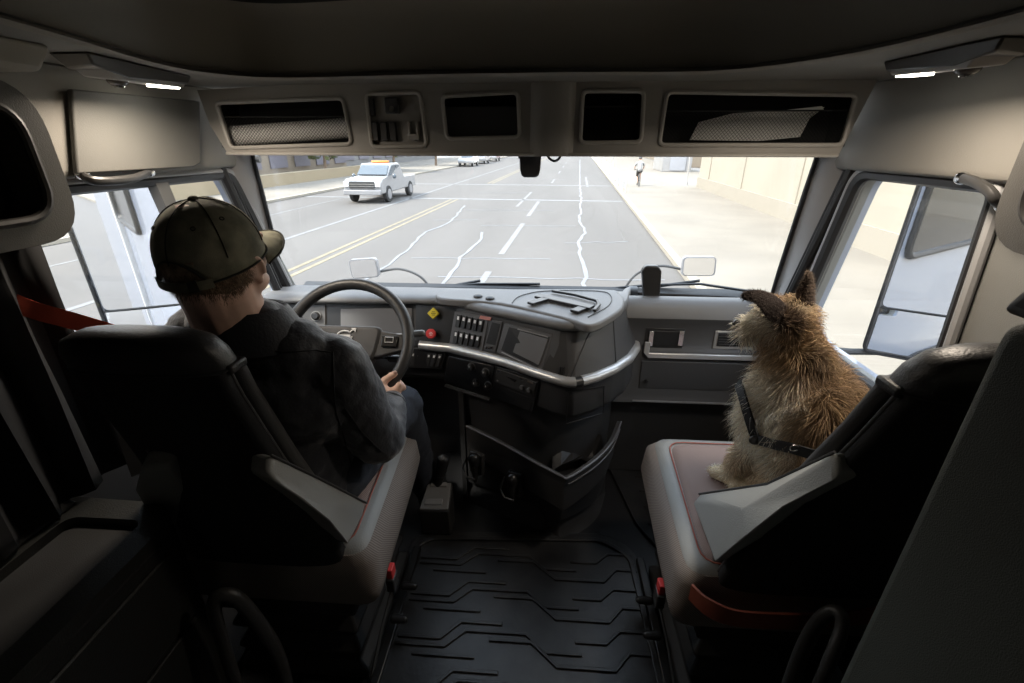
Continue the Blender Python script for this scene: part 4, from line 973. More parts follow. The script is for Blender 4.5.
# eyes
for s in (-1, 1):
    m = MB(); m.ell((s*.031, .076, -.001), (.012, .012, .012), HM); e_ = m.build('eye', mat('eye_white', (.75, .72, .7), .2), body); m = MB(); m.ell((s*.031, .0855, -.001), (.0055, .004, .0055), HM); m.build('iris', mat('iris_dark', (.05, .03, .02), .2), e_)
m = MB(); c = Qr(-.005, .050, .034); m.ell(c, (.006, .004, .007)); m.build('thumb_nail', mat('nail', (.6, .4, .34), .3), body)
# short hair under the cap: shell round the back and sides
m = MB(); rows = []
for i in range(9):
    row = []
    for k in range(41):
        a = math.radians(-90-108+216*k/40)               # around the back (-y)
        low = -.104+.062*abs(math.sin((k-20)/20*math.pi/2))**2.2
        zz = low+(.02-low)*i/8; q = math.sqrt(max(0., 1-((zz-.02)/.145)**2)); rr_ = 1.0+.012*math.sin(k*2.3+i)
        row.append(hp_(.0815*q*rr_*math.cos(a), -.012+.1005*q*rr_*math.sin(a), zz))
    rows.append(row)
m.loft(rows, closed=False, caps=False); hr = m.build('hair', HAIR, body, smooth=60, fixn=False); s_ = hr.modifiers.new('s', 'SOLIDIFY'); s_.thickness = .006
# hair strands for a soft edge
m = MB(); rnd = random.Random(3)
for k in range(2600):
    u = rnd.random(); a = math.radians(-90-106+212*u); low = -.104+.062*abs(math.sin((u*2-1)*math.pi/2))**2.2; zz = low+(.0-low)*rnd.random()**1.2
    q = math.sqrt(max(0., 1-((zz-.02)/.145)**2)); p = V((.083*q*math.cos(a), -.012+.102*q*math.sin(a), zz)); n = V((p.x, p.y+.012, 0)).normalized()
    t = (V((0, 0, -1))+n*.35+V((rnd.uniform(-.4, .4), rnd.uniform(-.4, .4), 0))).normalized()*rnd.uniform(.008, .014); w_ = V((-n.y, n.x, 0))*.0007
    m.add([HM @ (p-w_), HM @ (p+w_), HM @ (p+t)], [(0, 1, 2)])
m.build('hair_strands', mat('strand_brown', (.16, .10, .06), .7, var=.5, vscale=200), body, smooth=0, fixn=False)
# cap
m = MB(); rows = []; NA = 64
def rimz(a):
    b = abs(((a-1.5*math.pi+math.pi) % (2*math.pi))-math.pi)      # angle from the back centre
    z = -.030+.030*(b/math.pi)**1.2
    if b < .62: z += .052*math.cos(b/.62*math.pi/2)**.8
    return z
for i in range(15):
    th = i/14; row = []
    for k in range(NA):
        a = 2*math.pi*k/NA; z0 = rimz(a); z1 = .1184; zz = z0+(z1-z0)*math.sin(th*math.pi/2)
        q = (1-max(0, (zz+.005)/.1235)**2.3)**.5 if zz > -.005 else 1.0
        seam = 1-.010*abs(math.cos(3*a+.3))**14
        row.append(hp_(.0885*q*seam*math.cos(a), -.006+.108*q*seam*math.sin(a), zz*(.93 if zz > 0 else 1)))
    rows.append(row)
m.loft(rows, closed=True, caps=False); m.add([hp_(0, -.006, .1185)], []);
cp_ = m.build('cap', CAPM, body, smooth=70, fixn=False); s_ = cp_.modifiers.new('s', 'SOLIDIFY'); s_.thickness = .003
m = MB(); m.ell((0, -.006, .111), (.009, .009, .005), HM); m.build('cap_button', CAPM, cp_)
m = MB()
m.tube([hp_(.0900*math.cos(a), -.006+.1095*math.sin(a), rimz(a)+.003) for a in [1.5*math.pi+.62+(2*math.pi-1.24)*k/60 for k in range(61)]], .0022, 6); m.build('cap_hem', CAPD, cp_)
m = MB(); m.tube([hp_(.0895*math.cos(a), -.006+.109*math.sin(a), rimz(a)+.002) for a in [1.5*math.pi-.62+1.24*k/20 for k in range(21)]], .0018, 6); m.build('cap_hem', CAPD, cp_)
m = MB(); P = []; NN = []
for k in range(17):
    a = 1.5*math.pi-.68+1.36*k/16; P.append(hp_(.0905*math.cos(a), -.006+.1105*math.sin(a), -.022-.002*math.cos((k-8)/8*1.5))); NN.append((HM.to_3x3() @ V((math.cos(a), math.sin(a), 0))))
m.ribbon(P, .017, .003, NN); m.build('cap_strap', CAPM, cp_); m = MB(); m.ribbon(P[11:14], .021, .005, NN[11:14]); m.build('strap_keeper', CAPD, cp_)
for az, el in ((-55, 40), (-125, 40), (-15, 44), (195, 44)):
    a = math.radians(az); e_ = math.radians(el); p = hp_(.089*math.cos(e_)*math.cos(a), -.006+.109*math.cos(e_)*math.sin(a), .122*math.sin(e_)*.93); n = (p-Hc).normalized()
    m = MB(); F2 = frame(p-n*.000, (n.y, -n.x, .01), n); m.tube([F2 @ V((.0036*math.cos(t), .0036*math.sin(t), .001)) for t in [2*math.pi*j/12 for j in range(12)]], .0010, 6, loop=True); m.build('eyelet', CAPD, cp_)
for k in range(3):
    a = math.pi/6+math.pi*k/3; P = []
    for j in range(-12, 13):
        e_ = j/12*math.radians(82); c_, s2 = math.sin(e_), math.cos(e_); x, y = .0893*c_*math.cos(a), .109*c_*math.sin(a); z = .1195*(1-abs(c_)**2.3)**.5 if abs(c_) < 1 else 0
        P.append(hp_(x, -.006+y, z*.93-.001))
    m = MB(); m.tube(P, .0012, 5); m.build('cap_seam', CAPD, cp_)
rows = []
for i in range(9):
    v = i/8; row = []
    for k in range(21):
        u = -1+2*k/20; a = math.radians(90-58*u); bx_, by_ = .088*math.cos(a), -.006+.106*math.sin(a)
        row.append(hp_(bx_*(1+.02*v), by_+v*.088*(1-abs(u)**2.6)**.5, .004-.010*v-.018*u*u-.012*v*u*u))
    rows.append(row)
m = MB(); m.loft(rows, closed=False, caps=False); br = m.build('cap_brim', CAPM, cp_, smooth=60, fixn=False); s_ = br.modifiers.new('s', 'SOLIDIFY'); s_.thickness = .004
m = MB(); m.tube(rows[-1], .0026, 6); m.build('brim_edge', CAPD, br)
# jacket
m = MB()
def el(c, r): m.ell(c, r, None, 28, 18)
m.cap((-.645, .955, .66), (-.645, .955, .80), .155, .15, 24); m.cap((-.645, .95, .80), (-.64, .935, .98), .150, .145, 24)
el((-.64, .93, .95), (.205, .135, .17))
m.cap((-.79, .905, 1.025), (-.50, .925, 1.015), .078, .080, 24); m.cap((-.77, .895, 1.065), (-.555, .90, 1.065), .088, .083, 24)
m.cap((-.73, .895, 1.105), (-.62, .895, 1.105), .088, .085, 24)
m.cap(SR+V((.0, 0, .0)), SR.lerp(EL_R, .55), .084, .078, 24); m.cap(SR.lerp(EL_R, .55), EL_R, .078, .070, 24)
m.cap(EL_R, EL_R.lerp(WR, .6), .068, .054, 20); m.cap(EL_R.lerp(WR, .6), EL_R.lerp(WR, .84), .054, .044, 20)
m.cap(SL, EL_L, .075, .062, 20); m.cap(EL_L, EL_L.lerp(WL_, .84), .058, .042, 20)
jk = m.build('jacket', JACK, body, smooth=60); r_ = jk.modifiers.new('r', 'REMESH'); r_.mode = 'VOXEL'; r_.voxel_size = .006; r_.use_smooth_shade = True
s_ = jk.modifiers.new('s', 'SMOOTH'); s_.factor = .5; s_.iterations = 10
for nm, sz, st__, dp in (('folds', .085, .018, 2), ('creases', .03, .006, 3)):
    tx = D.textures.new(nm, 'CLOUDS'); tx.noise_scale = sz; tx.noise_depth = dp; d_ = jk.modifiers.new(nm, 'DISPLACE'); d_.texture = tx; d_.strength = st__; d_.mid_level = .5; d_.texture_coords = 'LOCAL'
# collar, seams
cc = W(240, 317, Y=.895); m = MB(); rings = []
for z, r1, r2, yo in ((-.06, .150, .108, 0), (-.02, .128, .098, .0), (.0, .115, .092, .002), (.016, .104, .086, .004), (.022, .098, .082, .005), (.018, .092, .076, .005), (-.02, .094, .078, .004)):
    rings.append([cc+V((r1*math.cos(a), yo+r2*math.sin(a), z-.008*math.sin(a))) for a in [2*math.pi*k/32 for k in range(32)]])
m.loft(rings, caps=False); m.build('collar', JACK, jk, smooth=60, fixn=False)
# seams laid on the finished cloth, found by looking at the evaluated jacket
bpy.context.view_layer.update()
dg = bpy.context.evaluated_depsgraph_get()
def bvh_of(o):
    ev = o.evaluated_get(dg); me = ev.to_mesh(); mw = ev.matrix_world
    t = BVHTree.FromPolygons([mw @ v.co for v in me.vertices], [tuple(p.vertices) for p in me.polygons]); ev.to_mesh_clear(); return t
JB = bvh_of(jk)
def proj(B, px, py, off):
    d = ray(px, py).normalized(); h = B.ray_cast(EYE, d)
    return (h[0]+h[1]*off, h[1]) if h[0] else (None, None)
def laid(B, pxs, off, n=6):
    P, N_ = [], []
    for a, b in zip(pxs, pxs[1:]):
        for k in range(n):
            p, q = proj(B, a[0]+(b[0]-a[0])*k/n, a[1]+(b[1]-a[1])*k/n, off)
            if p: P.append(p); N_.append(q)
    return P, N_
for pts in ([(333, 352), (334, 385), (336, 412), (345, 440), (352, 470)], [(255, 349), (285, 352), (315, 350), (334, 353)], [(345, 408), (362, 432), (385, 455)]):
    P, _ = laid(JB, pts, .001)
    if len(P) > 3: m = MB(); m.tube(P, .0016, 5); m.build('jacket_seam', SEAM, jk)
m = MB(); a = EL_R.lerp(WR, .84); b = EL_R.lerp(WR, .93); m.cyl(a, b, .047, .042, 24); m.build('cuff', JACK, jk, bevel=.006)
# jeans and shoes
m = MB(); m.cap((-.645, .97, .66), (-.645, .98, .67), .14, .14, 24)
for s, hx_, kx, kz, ax, ay in ((1, -.57, -.482, .655, -.47, 1.50), (-1, -.73, -.80, .65, -.80, 1.48)):
    m.cap((hx_, .98, .655), (kx, 1.34, kz), .098, .078, 24); m.cap((kx, 1.34, kz), (ax, ay, .22), .075, .055, 20); m.cap((ax, ay, .22), (ax, ay+.01, .16), .056, .058, 20)
jn = m.build('jeans', JEAN, body); r_ = jn.modifiers.new('r', 'REMESH'); r_.mode = 'VOXEL'; r_.voxel_size = .007; r_.use_smooth_shade = True
tx = D.textures.new('jfolds', 'CLOUDS'); tx.noise_scale = .06; d_ = jn.modifiers.new('d', 'DISPLACE'); d_.texture = tx; d_.strength = .014; d_.texture_coords = 'LOCAL'
for x, y in ((-.46, 1.50), (-.80, 1.48)):
    m = MB(); m.cap((x, y, .09), (x, y+.16, .06), .045, .042, 16); m.cap((x, y, .13), (x, y+.01, .07), .05, .045, 16); m.build('shoe', BLK, body)
# ================================================================ DOG
m = MB()
def c_(a, b, r1, r2, n=18): m.cap(a, b, r1, r2, n)
c_((.715, .975, .67), (.70, .985, .78), .110, .112); c_((.705, .985, .78), (.675, 1.005, .90), .118, .102)
c_((.665, 1.01, .90), (.635, 1.03, .97), .092, .075); m.ell((.625, 1.055, .88), (.078, .07, .10))
c_((.645, 1.025, .96), (.605, 1.055, 1.08), .072, .056); m.ell((.594, 1.062, 1.110), (.058, .060, .054))
c_((.575, 1.075, 1.105), (.525, 1.105, 1.078), .038, .025); m.ell((.512, 1.112, 1.075), (.018, .016, .018)); m.ell((.545, 1.085, 1.128), (.026, .026, .018))
m.ell((.520, 1.095, 1.058), (.024, .022, .018))
for dx, dy in ((0, 0), (.10, .05)):
    c_((.605+dx, 1.075+dy*.3, .84), (.600+dx*.9, 1.095+dy, .72), .046, .030); c_((.600+dx*.9, 1.095+dy, .72), (.563+dx*.9, 1.115+dy, .60), .032, .024); c_((.563+dx*.9, 1.115+dy, .598), (.538+dx*.9, 1.135+dy, .592), .024, .020)
c_((.71, 1.0, .66), (.655, 1.08, .64), .085, .055); c_((.655, 1.08, .63), (.62, 1.07, .595), .04, .026); c_((.62, 1.07, .593), (.575, 1.08, .590), .025, .021)
c_((.78, 1.01, .66), (.76, 1.13, .64), .07, .05); c_((.76, 1.13, .60), (.72, 1.16, .59), .03, .022)
c_((.74, .93, .62), (.82, .90, .60), .035, .02)
dog0 = m.build('dog_base', SKIN)
r_ = dog0.modifiers.new('r', 'REMESH'); r_.mode = 'VOXEL'; r_.voxel_size = .007; r_.use_smooth_shade = True
s_ = dog0.modifiers.new('s', 'SMOOTH'); s_.iterations = 4
bpy.context.view_layer.update(); dg = bpy.context.evaluated_depsgraph_get()
me = D.meshes.new_from_object(dog0.evaluated_get(dg)); loc = dog0.location.copy(); D.objects.remove(dog0)
def mixc(a, b, t): t = max(0, min(1, t)); return tuple(x*(1-t)+y*t for x, y in zip(a, b))
def ss(a, b, x): t = max(0, min(1, (x-a)/(b-a))); return t*t*(3-2*t)
TAN, GOLD, CRM, DRK, SAD, SND = (.29, .20, .125), (.38, .27, .155), (.66, .60, .50), (.045, .028, .02), (.17, .12, .085), (.46, .345, .22)
def dcol(p, rnd=None):
    n1 = noise.noise(p*14)*.5+.5; n2 = noise.noise(p*38+V((5, 1, 2)))*.5+.5
    c = mixc(TAN, GOLD, n1*1.3-.2); c = mixc(c, SAD, ss(.50, .68, n2)*.75)
    f = ss(.66, .60, p.x+(p.y-1.04)*-.25) if p.z < 1.03 else 0          # chest side
    c = mixc(c, CRM, f*ss(1.04, .96, p.z)*.85)
    c = mixc(c, SND, ss(.78, .66, p.z)*.7)
    c = mixc(c, (.58, .47, .33), ss(.66, .60, p.z)*.7)
    c = mixc(c, CRM, ss(.565, .535, p.x)*ss(1.0, 1.05, p.z))            # muzzle
    c = mixc(c, (.75, .66, .5), ss(.64, .61, p.z)*ss(.62, .58, p.x)*.8)
    c = tuple(x*1.3 for x in c)
    d = (p-V((.575, 1.03, 1.125))).length; c = mixc(c, DRK, ss(.052, .025, d)*.9)
    d = (p-V((.61, 1.05, 1.165))).length; c = mixc(c, (.50, .40, .27), ss(.05, .02, d)*.8)
    d = (p-V((.63, .99, 1.03))).length; c = mixc(c, (.12, .085, .06), ss(.05, .02, d)*.8)
    return c
FUR = vcol_mat('dog_fur', .8); FUR.node_tree.nodes['Principled BSDF'].inputs['Specular IOR Level'].default_value = .25
me.materials.clear(); me.materials.append(FUR)
ca = me.color_attributes.new('Col', 'FLOAT_COLOR', 'POINT'); loc_ = loc
for i, v in enumerate(me.vertices): ca.data[i].color = (*[x*.75 for x in dcol(v.co+loc)], 1)
me.polygons.foreach_set('use_smooth', [True]*len(me.polygons))
dog = D.objects.new('dog', me); COL.objects.link(dog); dog.location = loc; ORG['dog'] = loc
tag(dog, 'scruffy tan and cream terrier sitting on the passenger seat looking out ahead', 'dog')
# sample fur roots by area
me.calc_loop_triangles(); tris = [(t.vertices[:], t.area) for t in me.loop_triangles]; tot = sum(a for _, a in tris)
rnd = random.Random(11); NF = 24000; fv, ff, fc = [], [], []; acc = 0; step = tot/NF; nxt = rnd.random()*step
for (i0, i1, i2), ar in tris:
    acc += ar
    while nxt < acc:
        nxt += step; u, v = rnd.random(), rnd.random()
        if u+v > 1: u, v = 1-u, 1-v
        A_, B_, C_ = (me.vertices[i].co for i in (i0, i1, i2)); p = A_+(B_-A_)*u+(C_-A_)*v; n = (me.vertices[i0].normal+me.vertices[i1].normal+me.vertices[i2].normal).normalized(); wpos = p+loc
        if wpos.z < .60 and n.z < -.3: continue
        head = ss(1.02, 1.10, wpos.z); muz = ss(.57, .53, wpos.x)*head; leg = ss(.70, .62, wpos.z)
        L_ = (.050*(1-head)+.026*head)*(1-.6*leg)*rnd.uniform(.6, 1.25); L_ = L_*(1-muz)+.020*muz*rnd.uniform(.5, 1.2)
        if wpos.x < .64 and .80 < wpos.z < 1.0: L_ *= 1.25
        elif wpos.z < .76 and wpos.x < .66: L_ *= .6
        tw = V((noise.noise(wpos*22), noise.noise(wpos*22+V((9, 0, 0))), noise.noise(wpos*22+V((0, 9, 0)))))
        comb = V((.0, -.1, -1))*(1-head*.4)+tw*1.5+V((rnd.gauss(0, .22), rnd.gauss(0, .22), rnd.gauss(0, .22)))
        if muz > .3: comb = V((-.5, .1, -.8))+tw*.6+V((rnd.gauss(0, .35), rnd.gauss(0, .35), rnd.gauss(0, .35)))
        d0 = (n*.85+comb*.35).normalized(); d1 = (n*.35+comb*.9).normalized(); cu_ = V((rnd.gauss(0, .3), rnd.gauss(0, .3), rnd.gauss(0, .2)))
        pts = [p-n*.003, p+d0*L_*.33, p+d0*L_*.33+(d0+d1).normalized()*L_*.33, p+d0*L_*.33+(d0+d1).normalized()*L_*.33+(d1+cu_).normalized()*L_*.4]
        col = dcol(wpos+V((rnd.gauss(0, .008), rnd.gauss(0, .008), rnd.gauss(0, .008)))); br_ = rnd.uniform(.6, 1.2)*(1.6 if rnd.random() < .18 else 1); b = len(fv)
        s1 = d0.orthogonal().normalized(); s2 = d0.cross(s1); w0 = rnd.uniform(.0005, .0009)
        for i, (q, w_) in enumerate(zip(pts[:3], (1, .9, .6))):
            for t in range(3): a = 2*math.pi*t/3; fv.append(q+(s1*math.cos(a)+s2*math.sin(a))*w0*w_); fc.append(tuple(min(1, x*br_*(.85+.2*i)) for x in col))
        fv.append(pts[3]); fc.append(tuple(min(1, x*br_*1.35) for x in col))
        for i in range(2):
            for t in range(3): k = (t+1) % 3; ff.append((b+i*3+t, b+i*3+k, b+i*3+3+k, b+i*3+3+t))
        for t in range(3): ff.append((b+6+t, b+6+(t+1) % 3, b+9))
fm_ = D.meshes.new('fur'); fm_.from_pydata(fv, [], ff); fm_.materials.append(FUR); fm_.polygons.foreach_set('use_smooth', [True]*len(ff))
ca = fm_.color_attributes.new('Col', 'FLOAT_COLOR', 'POINT')
ca.data.foreach_set('color', [x for c in fc for x in (*c, 1)])
fo = D.objects.new('fur', fm_); COL.objects.link(fo); fo.parent = dog; fo['kind'] = 'stuff'
# ears
def ear(name, rows_, m_):
    m = MB(); m.loft([[V(p) for p in r] for r in rows_], closed=False, caps=False); e = m.build(name, m_, dog, smooth=70, fixn=False, sub=2)
    s_ = e.modifiers.new('s', 'SOLIDIFY'); s_.thickness = .005; return e
EARM = mat('ear_fur', (.085, .06, .048), .9, bump=1., bscale=500, var=.5, vscale=60)
EARD = mat('ear_dark', (.03, .02, .017), .85, bump=1., bscale=500)
b = W(808, 303, Y=1.04); tp_ = W(809, 272, Y=1.05)
ear('ear', [[b+V((-.026, .01, -.012)), b+V((-.004, -.014, -.006)), b+V((.024, .012, -.014))], [b.lerp(tp_, .35)+V((-.022, .008, 0)), b.lerp(tp_, .35)+V((-.001, -.008, 0)), b.lerp(tp_, .35)+V((.021, .010, 0))],
            [b.lerp(tp_, .75)+V((-.010, .003, 0)), b.lerp(tp_, .75)+V((0, -.003, 0)), b.lerp(tp_, .75)+V((.012, .004, 0))], [tp_+V((-.002, 0, 0)), tp_, tp_+V((.003, 0, 0))]], EARM)
E1, E2, E3, E4, E5 = W(775, 308, Y=1.04), W(768, 296, Y=1.05), W(752, 292, Y=1.06), W(744, 297, Y=1.065), W(768, 314, Y=1.03)
ear('ear', [[W(786, 306, Y=1.04), W(782, 313, Y=1.03), W(778, 322, Y=1.03)], [W(776, 297, Y=1.045), W(773, 305, Y=1.03), W(768, 322, Y=1.025)], [W(766, 292, Y=1.055), W(764, 299, Y=1.04), W(762, 310, Y=1.03)], [W(753, 290, Y=1.065), W(753, 295, Y=1.055), W(754, 301, Y=1.045)], [W(743, 293, Y=1.07), W(742, 296, Y=1.07), W(745, 300, Y=1.065)]], EARD)
bpy.context.view_layer.update(); dg = bpy.context.evaluated_depsgraph_get()
for e, c0 in [(o, c) for o, c in zip([o for o in dog.children if o.name.startswith('ear')], ((.10, .07, .05), (.04, .027, .022)))]:
    ev = e.evaluated_get(dg); em = ev.to_mesh(); v_ = []; f_ = []
    for p in em.polygons:
        for _ in range(9):
            ws_ = [rnd.random() for _ in p.vertices]; t = sum(ws_); q = sum((em.vertices[i].co*(w/t) for i, w in zip(p.vertices, ws_)), V()); n = p.normal
            d = (n*.5+V((rnd.gauss(0, .5), rnd.gauss(0, .5), rnd.gauss(-.3, .5)))).normalized()*rnd.uniform(.005, .011); w = d.orthogonal().normalized()*.0006; b_ = len(v_); v_ += [q-w, q+w, q+d]; f_.append((b_, b_+1, b_+2))
    ev.to_mesh_clear(); hm_ = D.meshes.new('ear_fur'); hm_.from_pydata(v_, [], f_); hm_.materials.append(mat('ear_fringe' if c0[0] < .05 else 'ear_fringe_brown', c0, .8)); ho = D.objects.new('fur', hm_); COL.objects.link(ho); ho.parent = e; ho['kind'] = 'stuff'
c = W(738, 331, Y=1.115); m = MB(); m.ell(V((.500, 1.114, 1.080)), (.012, .011, .010)); m.build('nose', BLK2, dog)
m = MB(); m.ell(V((.545, 1.045, 1.122)), (.008, .007, .008)); m.build('eye', mat('dog_eye', (.02, .012, .008), .1), dog)
m = MB(); m.ell(V((.548, 1.112, 1.122)), (.008, .007, .008)); m.build('eye', MATS['dog_eye'], dog)
# harness
DBV = BVHTree.FromPolygons([v.co+loc for v in me.vertices], [tuple(p.vertices) for p in me.polygons])
HAR = mat('harness_webbing', (.012, .013, .016), .7, bump=.6, bscale=600)
hn = None
for pts in ([(752, 385), (757, 405), (762, 425), (772, 440)], [(768, 437), (785, 440), (800, 443), (820, 450), (846, 458)]):
    P, N_ = laid(DBV, pts, .036, 5)
    if len(P) > 3:
        for _ in range(3): P = [P[0]]+[(P[i-1]+P[i]*2+P[i+1])/4 for i in range(1, len(P)-1)]+[P[-1]]
        m = MB(); m.ribbon(P, .024, .006, N_); h_ = m.build('harness', HAR, dog); hn = hn or h_
p, q = proj(DBV, 800, 441, .046)
if p:
    F2 = frame(p, (1, 0, 0), q); m = MB(); m.tube([F2 @ V((.010*math.cos(t), .007*math.sin(t), 0)) for t in [2*math.pi*j/14 for j in range(14)]], .0018, 6, loop=True); m.build('harness_ring', CHROM, hn)
p, q = proj(DBV, 772, 438, .042)
if p: m = MB(); m.ell(p, (.016, .008, .013)); m.build('harness_buckle', BLK2, hn)
# ================================================================ STREET
def quad(name, pts, m_, th=.02, **k):
    m = MB(); m.slab([p-V((0, 0, th)) for p in pts], (0, 0, th)); return struct(m.build(name, m_, **k))
quad('ground', [S(-300, -150, -.03), S(300, -150, -.03), S(300, 500, -.03), S(-300, 500, -.03)], GREYB)
quad('road', [S(-15.2, -120), S(2.45, -120), S(2.45, 300), S(-15.2, 300)], ASPH)
quad('road', [S(-120, 25.5, -.004), S(60, 25.5, -.004), S(60, 34, -.004), S(-120, 34, -.004)], ASPH)
# pavements
quad('pavement', [S(2.6, -60, .12), S(12, -60, .12), S(12, 300, .12), S(2.6, 300, .12)], WALK, .1)
quad('kerb', [S(2.42, -60, .13), S(2.62, -60, .13), S(2.62, 300, .13), S(2.42, 300, .13)], CREAMB, .12)
quad('pavement', [S(-26, -80, .12), S(-15.4, -80, .12), S(-15.4, 300, .12), S(-26, 300, .12)], WALK, .1)
quad('kerb', [S(-15.45, -80, .13), S(-15.2, -80, .13), S(-15.2, 300, .13), S(-15.45, 300, .13)], CREAMB, .12)
# painted lines
def line(lat, a0, a1, w=.14, m_=LINEW, name='road_marking', z=.006, lat1=None):
    lat1 = lat if lat1 is None else lat1
    m = MB(); m.slab([S(lat-w/2, a0, z-.004), S(lat+w/2, a0, z-.004), S(lat1+w/2, a1, z-.004), S(lat1-w/2, a1, z-.004)], (0, 0, .004)); return struct(m.build(name, m_, smooth=0))
line(-6.62, -60, 24.5, .13, LINEY); line(-6.30, -60, 24.5, .13, LINEY); line(-6.62, 35, 200, .13, LINEY); line(-6.3, 35, 200, .13, LINEY)
line(-8.95, -40, 200, .16)
line(-12.6, -40, 24, .1)
for a in range(-30, 24, 7): line(-1.95, a, a+5.2, .16)
for a in range(36, 150, 12): line(-1.95, a, a+4, .14)
line(-2.8, 22, 29, .13); line(.65, 33, 43, .16)
for k, (a, w) in enumerate(((24.6, .4), (33.8, .4))):
    line_ = MB(); line_.slab([S(-15, a, .002), S(2.3, a, .002), S(2.3, a+w, .002), S(-15, a+w, .002)], (0, 0, .004)); struct(line_.build('road_marking', LINEW, smooth=0))
# sealed cracks wandering along the lane
def crack(name, pts, w=.1):
    rnd = random.Random(len(pts)+int(pts[0][0]*10)); path = []
    for (l0, a0), (l1, a1) in zip(pts, pts[1:]):
        n = max(2, int(abs(a1-a0)/.5))
        for k in range(n): t = k/n; path.append((l0+(l1-l0)*t+rnd.uniform(-.05, .05), a0+(a1-a0)*t))
    path.append(pts[-1]); m = MB()
    L_ = [S(l-w*rnd.uniform(.35, .7), a, .005) for l, a in path]; R_ = [S(l+w*rnd.uniform(.35, .7), a, .005) for l, a in path]
    n = len(path); m.add(L_+R_+[p+V((0, 0, .004)) for p in L_+R_], [(2*n+i, 3*n+i, 3*n+i+1, 2*n+i+1) for i in range(n-1)]+[(i, 2*n+i, 2*n+i+1, i+1) for i in range(n-1)]+[(n+i, n+i+1, 3*n+i+1, 3*n+i) for i in range(n-1)])
    return struct(m.build(name, TAR, smooth=0))
crack('road_marking', [(.3, 2), (.28, 9), (.14, 14), (.35, 15.5), (.12, 18), (.2, 24), (.12, 40), (.1, 90)], .085)
crack('road_marking', [(-2.7, 3), (-2.75, 9), (-2.95, 12), (-2.85, 13.5), (-3.1, 15.2)], .08)
crack('road_marking', [(-1.35, 3), (-1.6, 6)], .1)
crack('road_marking', [(-4.4, 4), (-4.5, 9.5), (-4.6, 12), (-5.0, 15), (-4.7, 17), (-5.3, 22)], .075)
for k, (a, l0, l1) in enumerate(((11.3, -4.2, -.6), (13.8, -.3, 1.6), (16.5, -3.4, 0), (17.5, -5.5, -3.8), (20.5, -5, -1), (9.6, -3, 2), (28, -6, -3), (39, -4, -1))):
    m = MB(); m.ribbon([S(l0+(l1-l0)*t/8, a+random.uniform(-.07, .07)+.4*t/8, .004) for t in range(9)], .05, .003, (0, 0, 1)); struct(m.build('road_marking', TAR, smooth=0))

# right wall
m = MB(); m.hexa([S(7.7, -20, .1), S(8.1, -20, .1), S(8.1, 32.5, .1), S(7.7, 32.5, .1)], [S(7.7, -20, 5.2), S(8.1, -20, 5.2), S(8.1, 32.5, 5.2), S(7.7, 32.5, 5.2)])
wl = struct(m.build('street_wall', CREAM))
m = MB(); m.hexa([S(7.62, -20, .1), S(7.7, -20, .1), S(7.7, 32.5, .1), S(7.62, 32.5, .1)], [S(7.62, -20, .75), S(7.7, -20, .75), S(7.7, 32.5, .75), S(7.62, 32.5, .75)]); m.build('wall_footing', CREAMB, wl)
for a in (6, 12, 18, 24, 30):
    m = MB(); m.hexa([S(7.66, a, .7), S(7.7, a, .7), S(7.7, a+.06, .7), S(7.66, a+.06, .7)], [S(7.66, a, 5.2), S(7.7, a, 5.2), S(7.7, a+.06, 5.2), S(7.66, a+.06, 5.2)]); m.build('wall_joint', CREAMB, wl)

def building(name, lat, a0, a1, h, depth, body, label, cols=None, win=LILAC, group='street buildings'):
    s = 1 if lat > 0 else -1; t = thing(name, label, 'building', S(lat+s*depth/2, (a0+a1)/2), group)
    m = MB(); m.hexa([S(lat, a0), S(lat+s*depth, a0), S(lat+s*depth, a1), S(lat, a1)], [S(lat, a0, h), S(lat+s*depth, a0, h), S(lat+s*depth, a1, h), S(lat, a1, h)]); m.build('wall', body, t)
    n = cols or int((a1-a0)/3.5); p = (a1-a0)/n
    for k in range(n):
        x0 = a0+p*(k+.28); x1 = a0+p*(k+.95)
        m = MB(); m.hexa([S(lat-s*.02, x0, .9), S(lat-s*.1, x0, .9), S(lat-s*.1, x1, .9), S(lat-s*.02, x1, .9)], [S(lat-s*.02, x0, h*.45), S(lat-s*.1, x0, h*.45), S(lat-s*.1, x1, h*.45), S(lat-s*.02, x1, h*.45)]); m.build('window', win, t)
        m = MB(); m.hexa([S(lat-s*.02, x0, h*.52), S(lat-s*.1, x0, h*.52), S(lat-s*.1, x1, h*.52), S(lat-s*.02, x1, h*.52)], [S(lat-s*.02, x0, h*.92), S(lat-s*.1, x0, h*.92), S(lat-s*.1, x1, h*.92), S(lat-s*.02, x1, h*.92)]); m.build('window', win, t)
    m = MB(); m.hexa([S(lat-s*.3, a0-.2, h), S(lat+s*depth, a0-.2, h), S(lat+s*depth, a1+.2, h), S(lat-s*.3, a1+.2, h)], [S(lat-s*.3, a0-.2, h+.4), S(lat+s*depth, a0-.2, h+.4), S(lat+s*depth, a1+.2, h+.4), S(lat-s*.3, a1+.2, h+.4)]); m.build('roof_edge', body, t)
    return t
building('office_building', -24, 24, 48, 9, 12, BEIGE, 'long beige building with lilac glass bays across the street, seen over the pickup', 7)
building('office_building', -26, -16, 22, 8, 12, BEIGE, 'beige building across the street level with the driver window', 8, GREYB)
building('office_building', -27, 52, 90, 11, 12, GREYB, 'grey building beyond the beige one across the street', 9)
building('office_building', -26, -70, -20, 9, 12, GREYB, 'grey building behind on the far side of the street', 10)
building('office_building', 13, 62, 120, 9, 12, BEIGE, 'tan building far down the street beyond the white container', 12, GREYB)
building('office_building', -20, 175, 190, 14, 40, GREYB, 'pale building closing the far end of the street', 6)
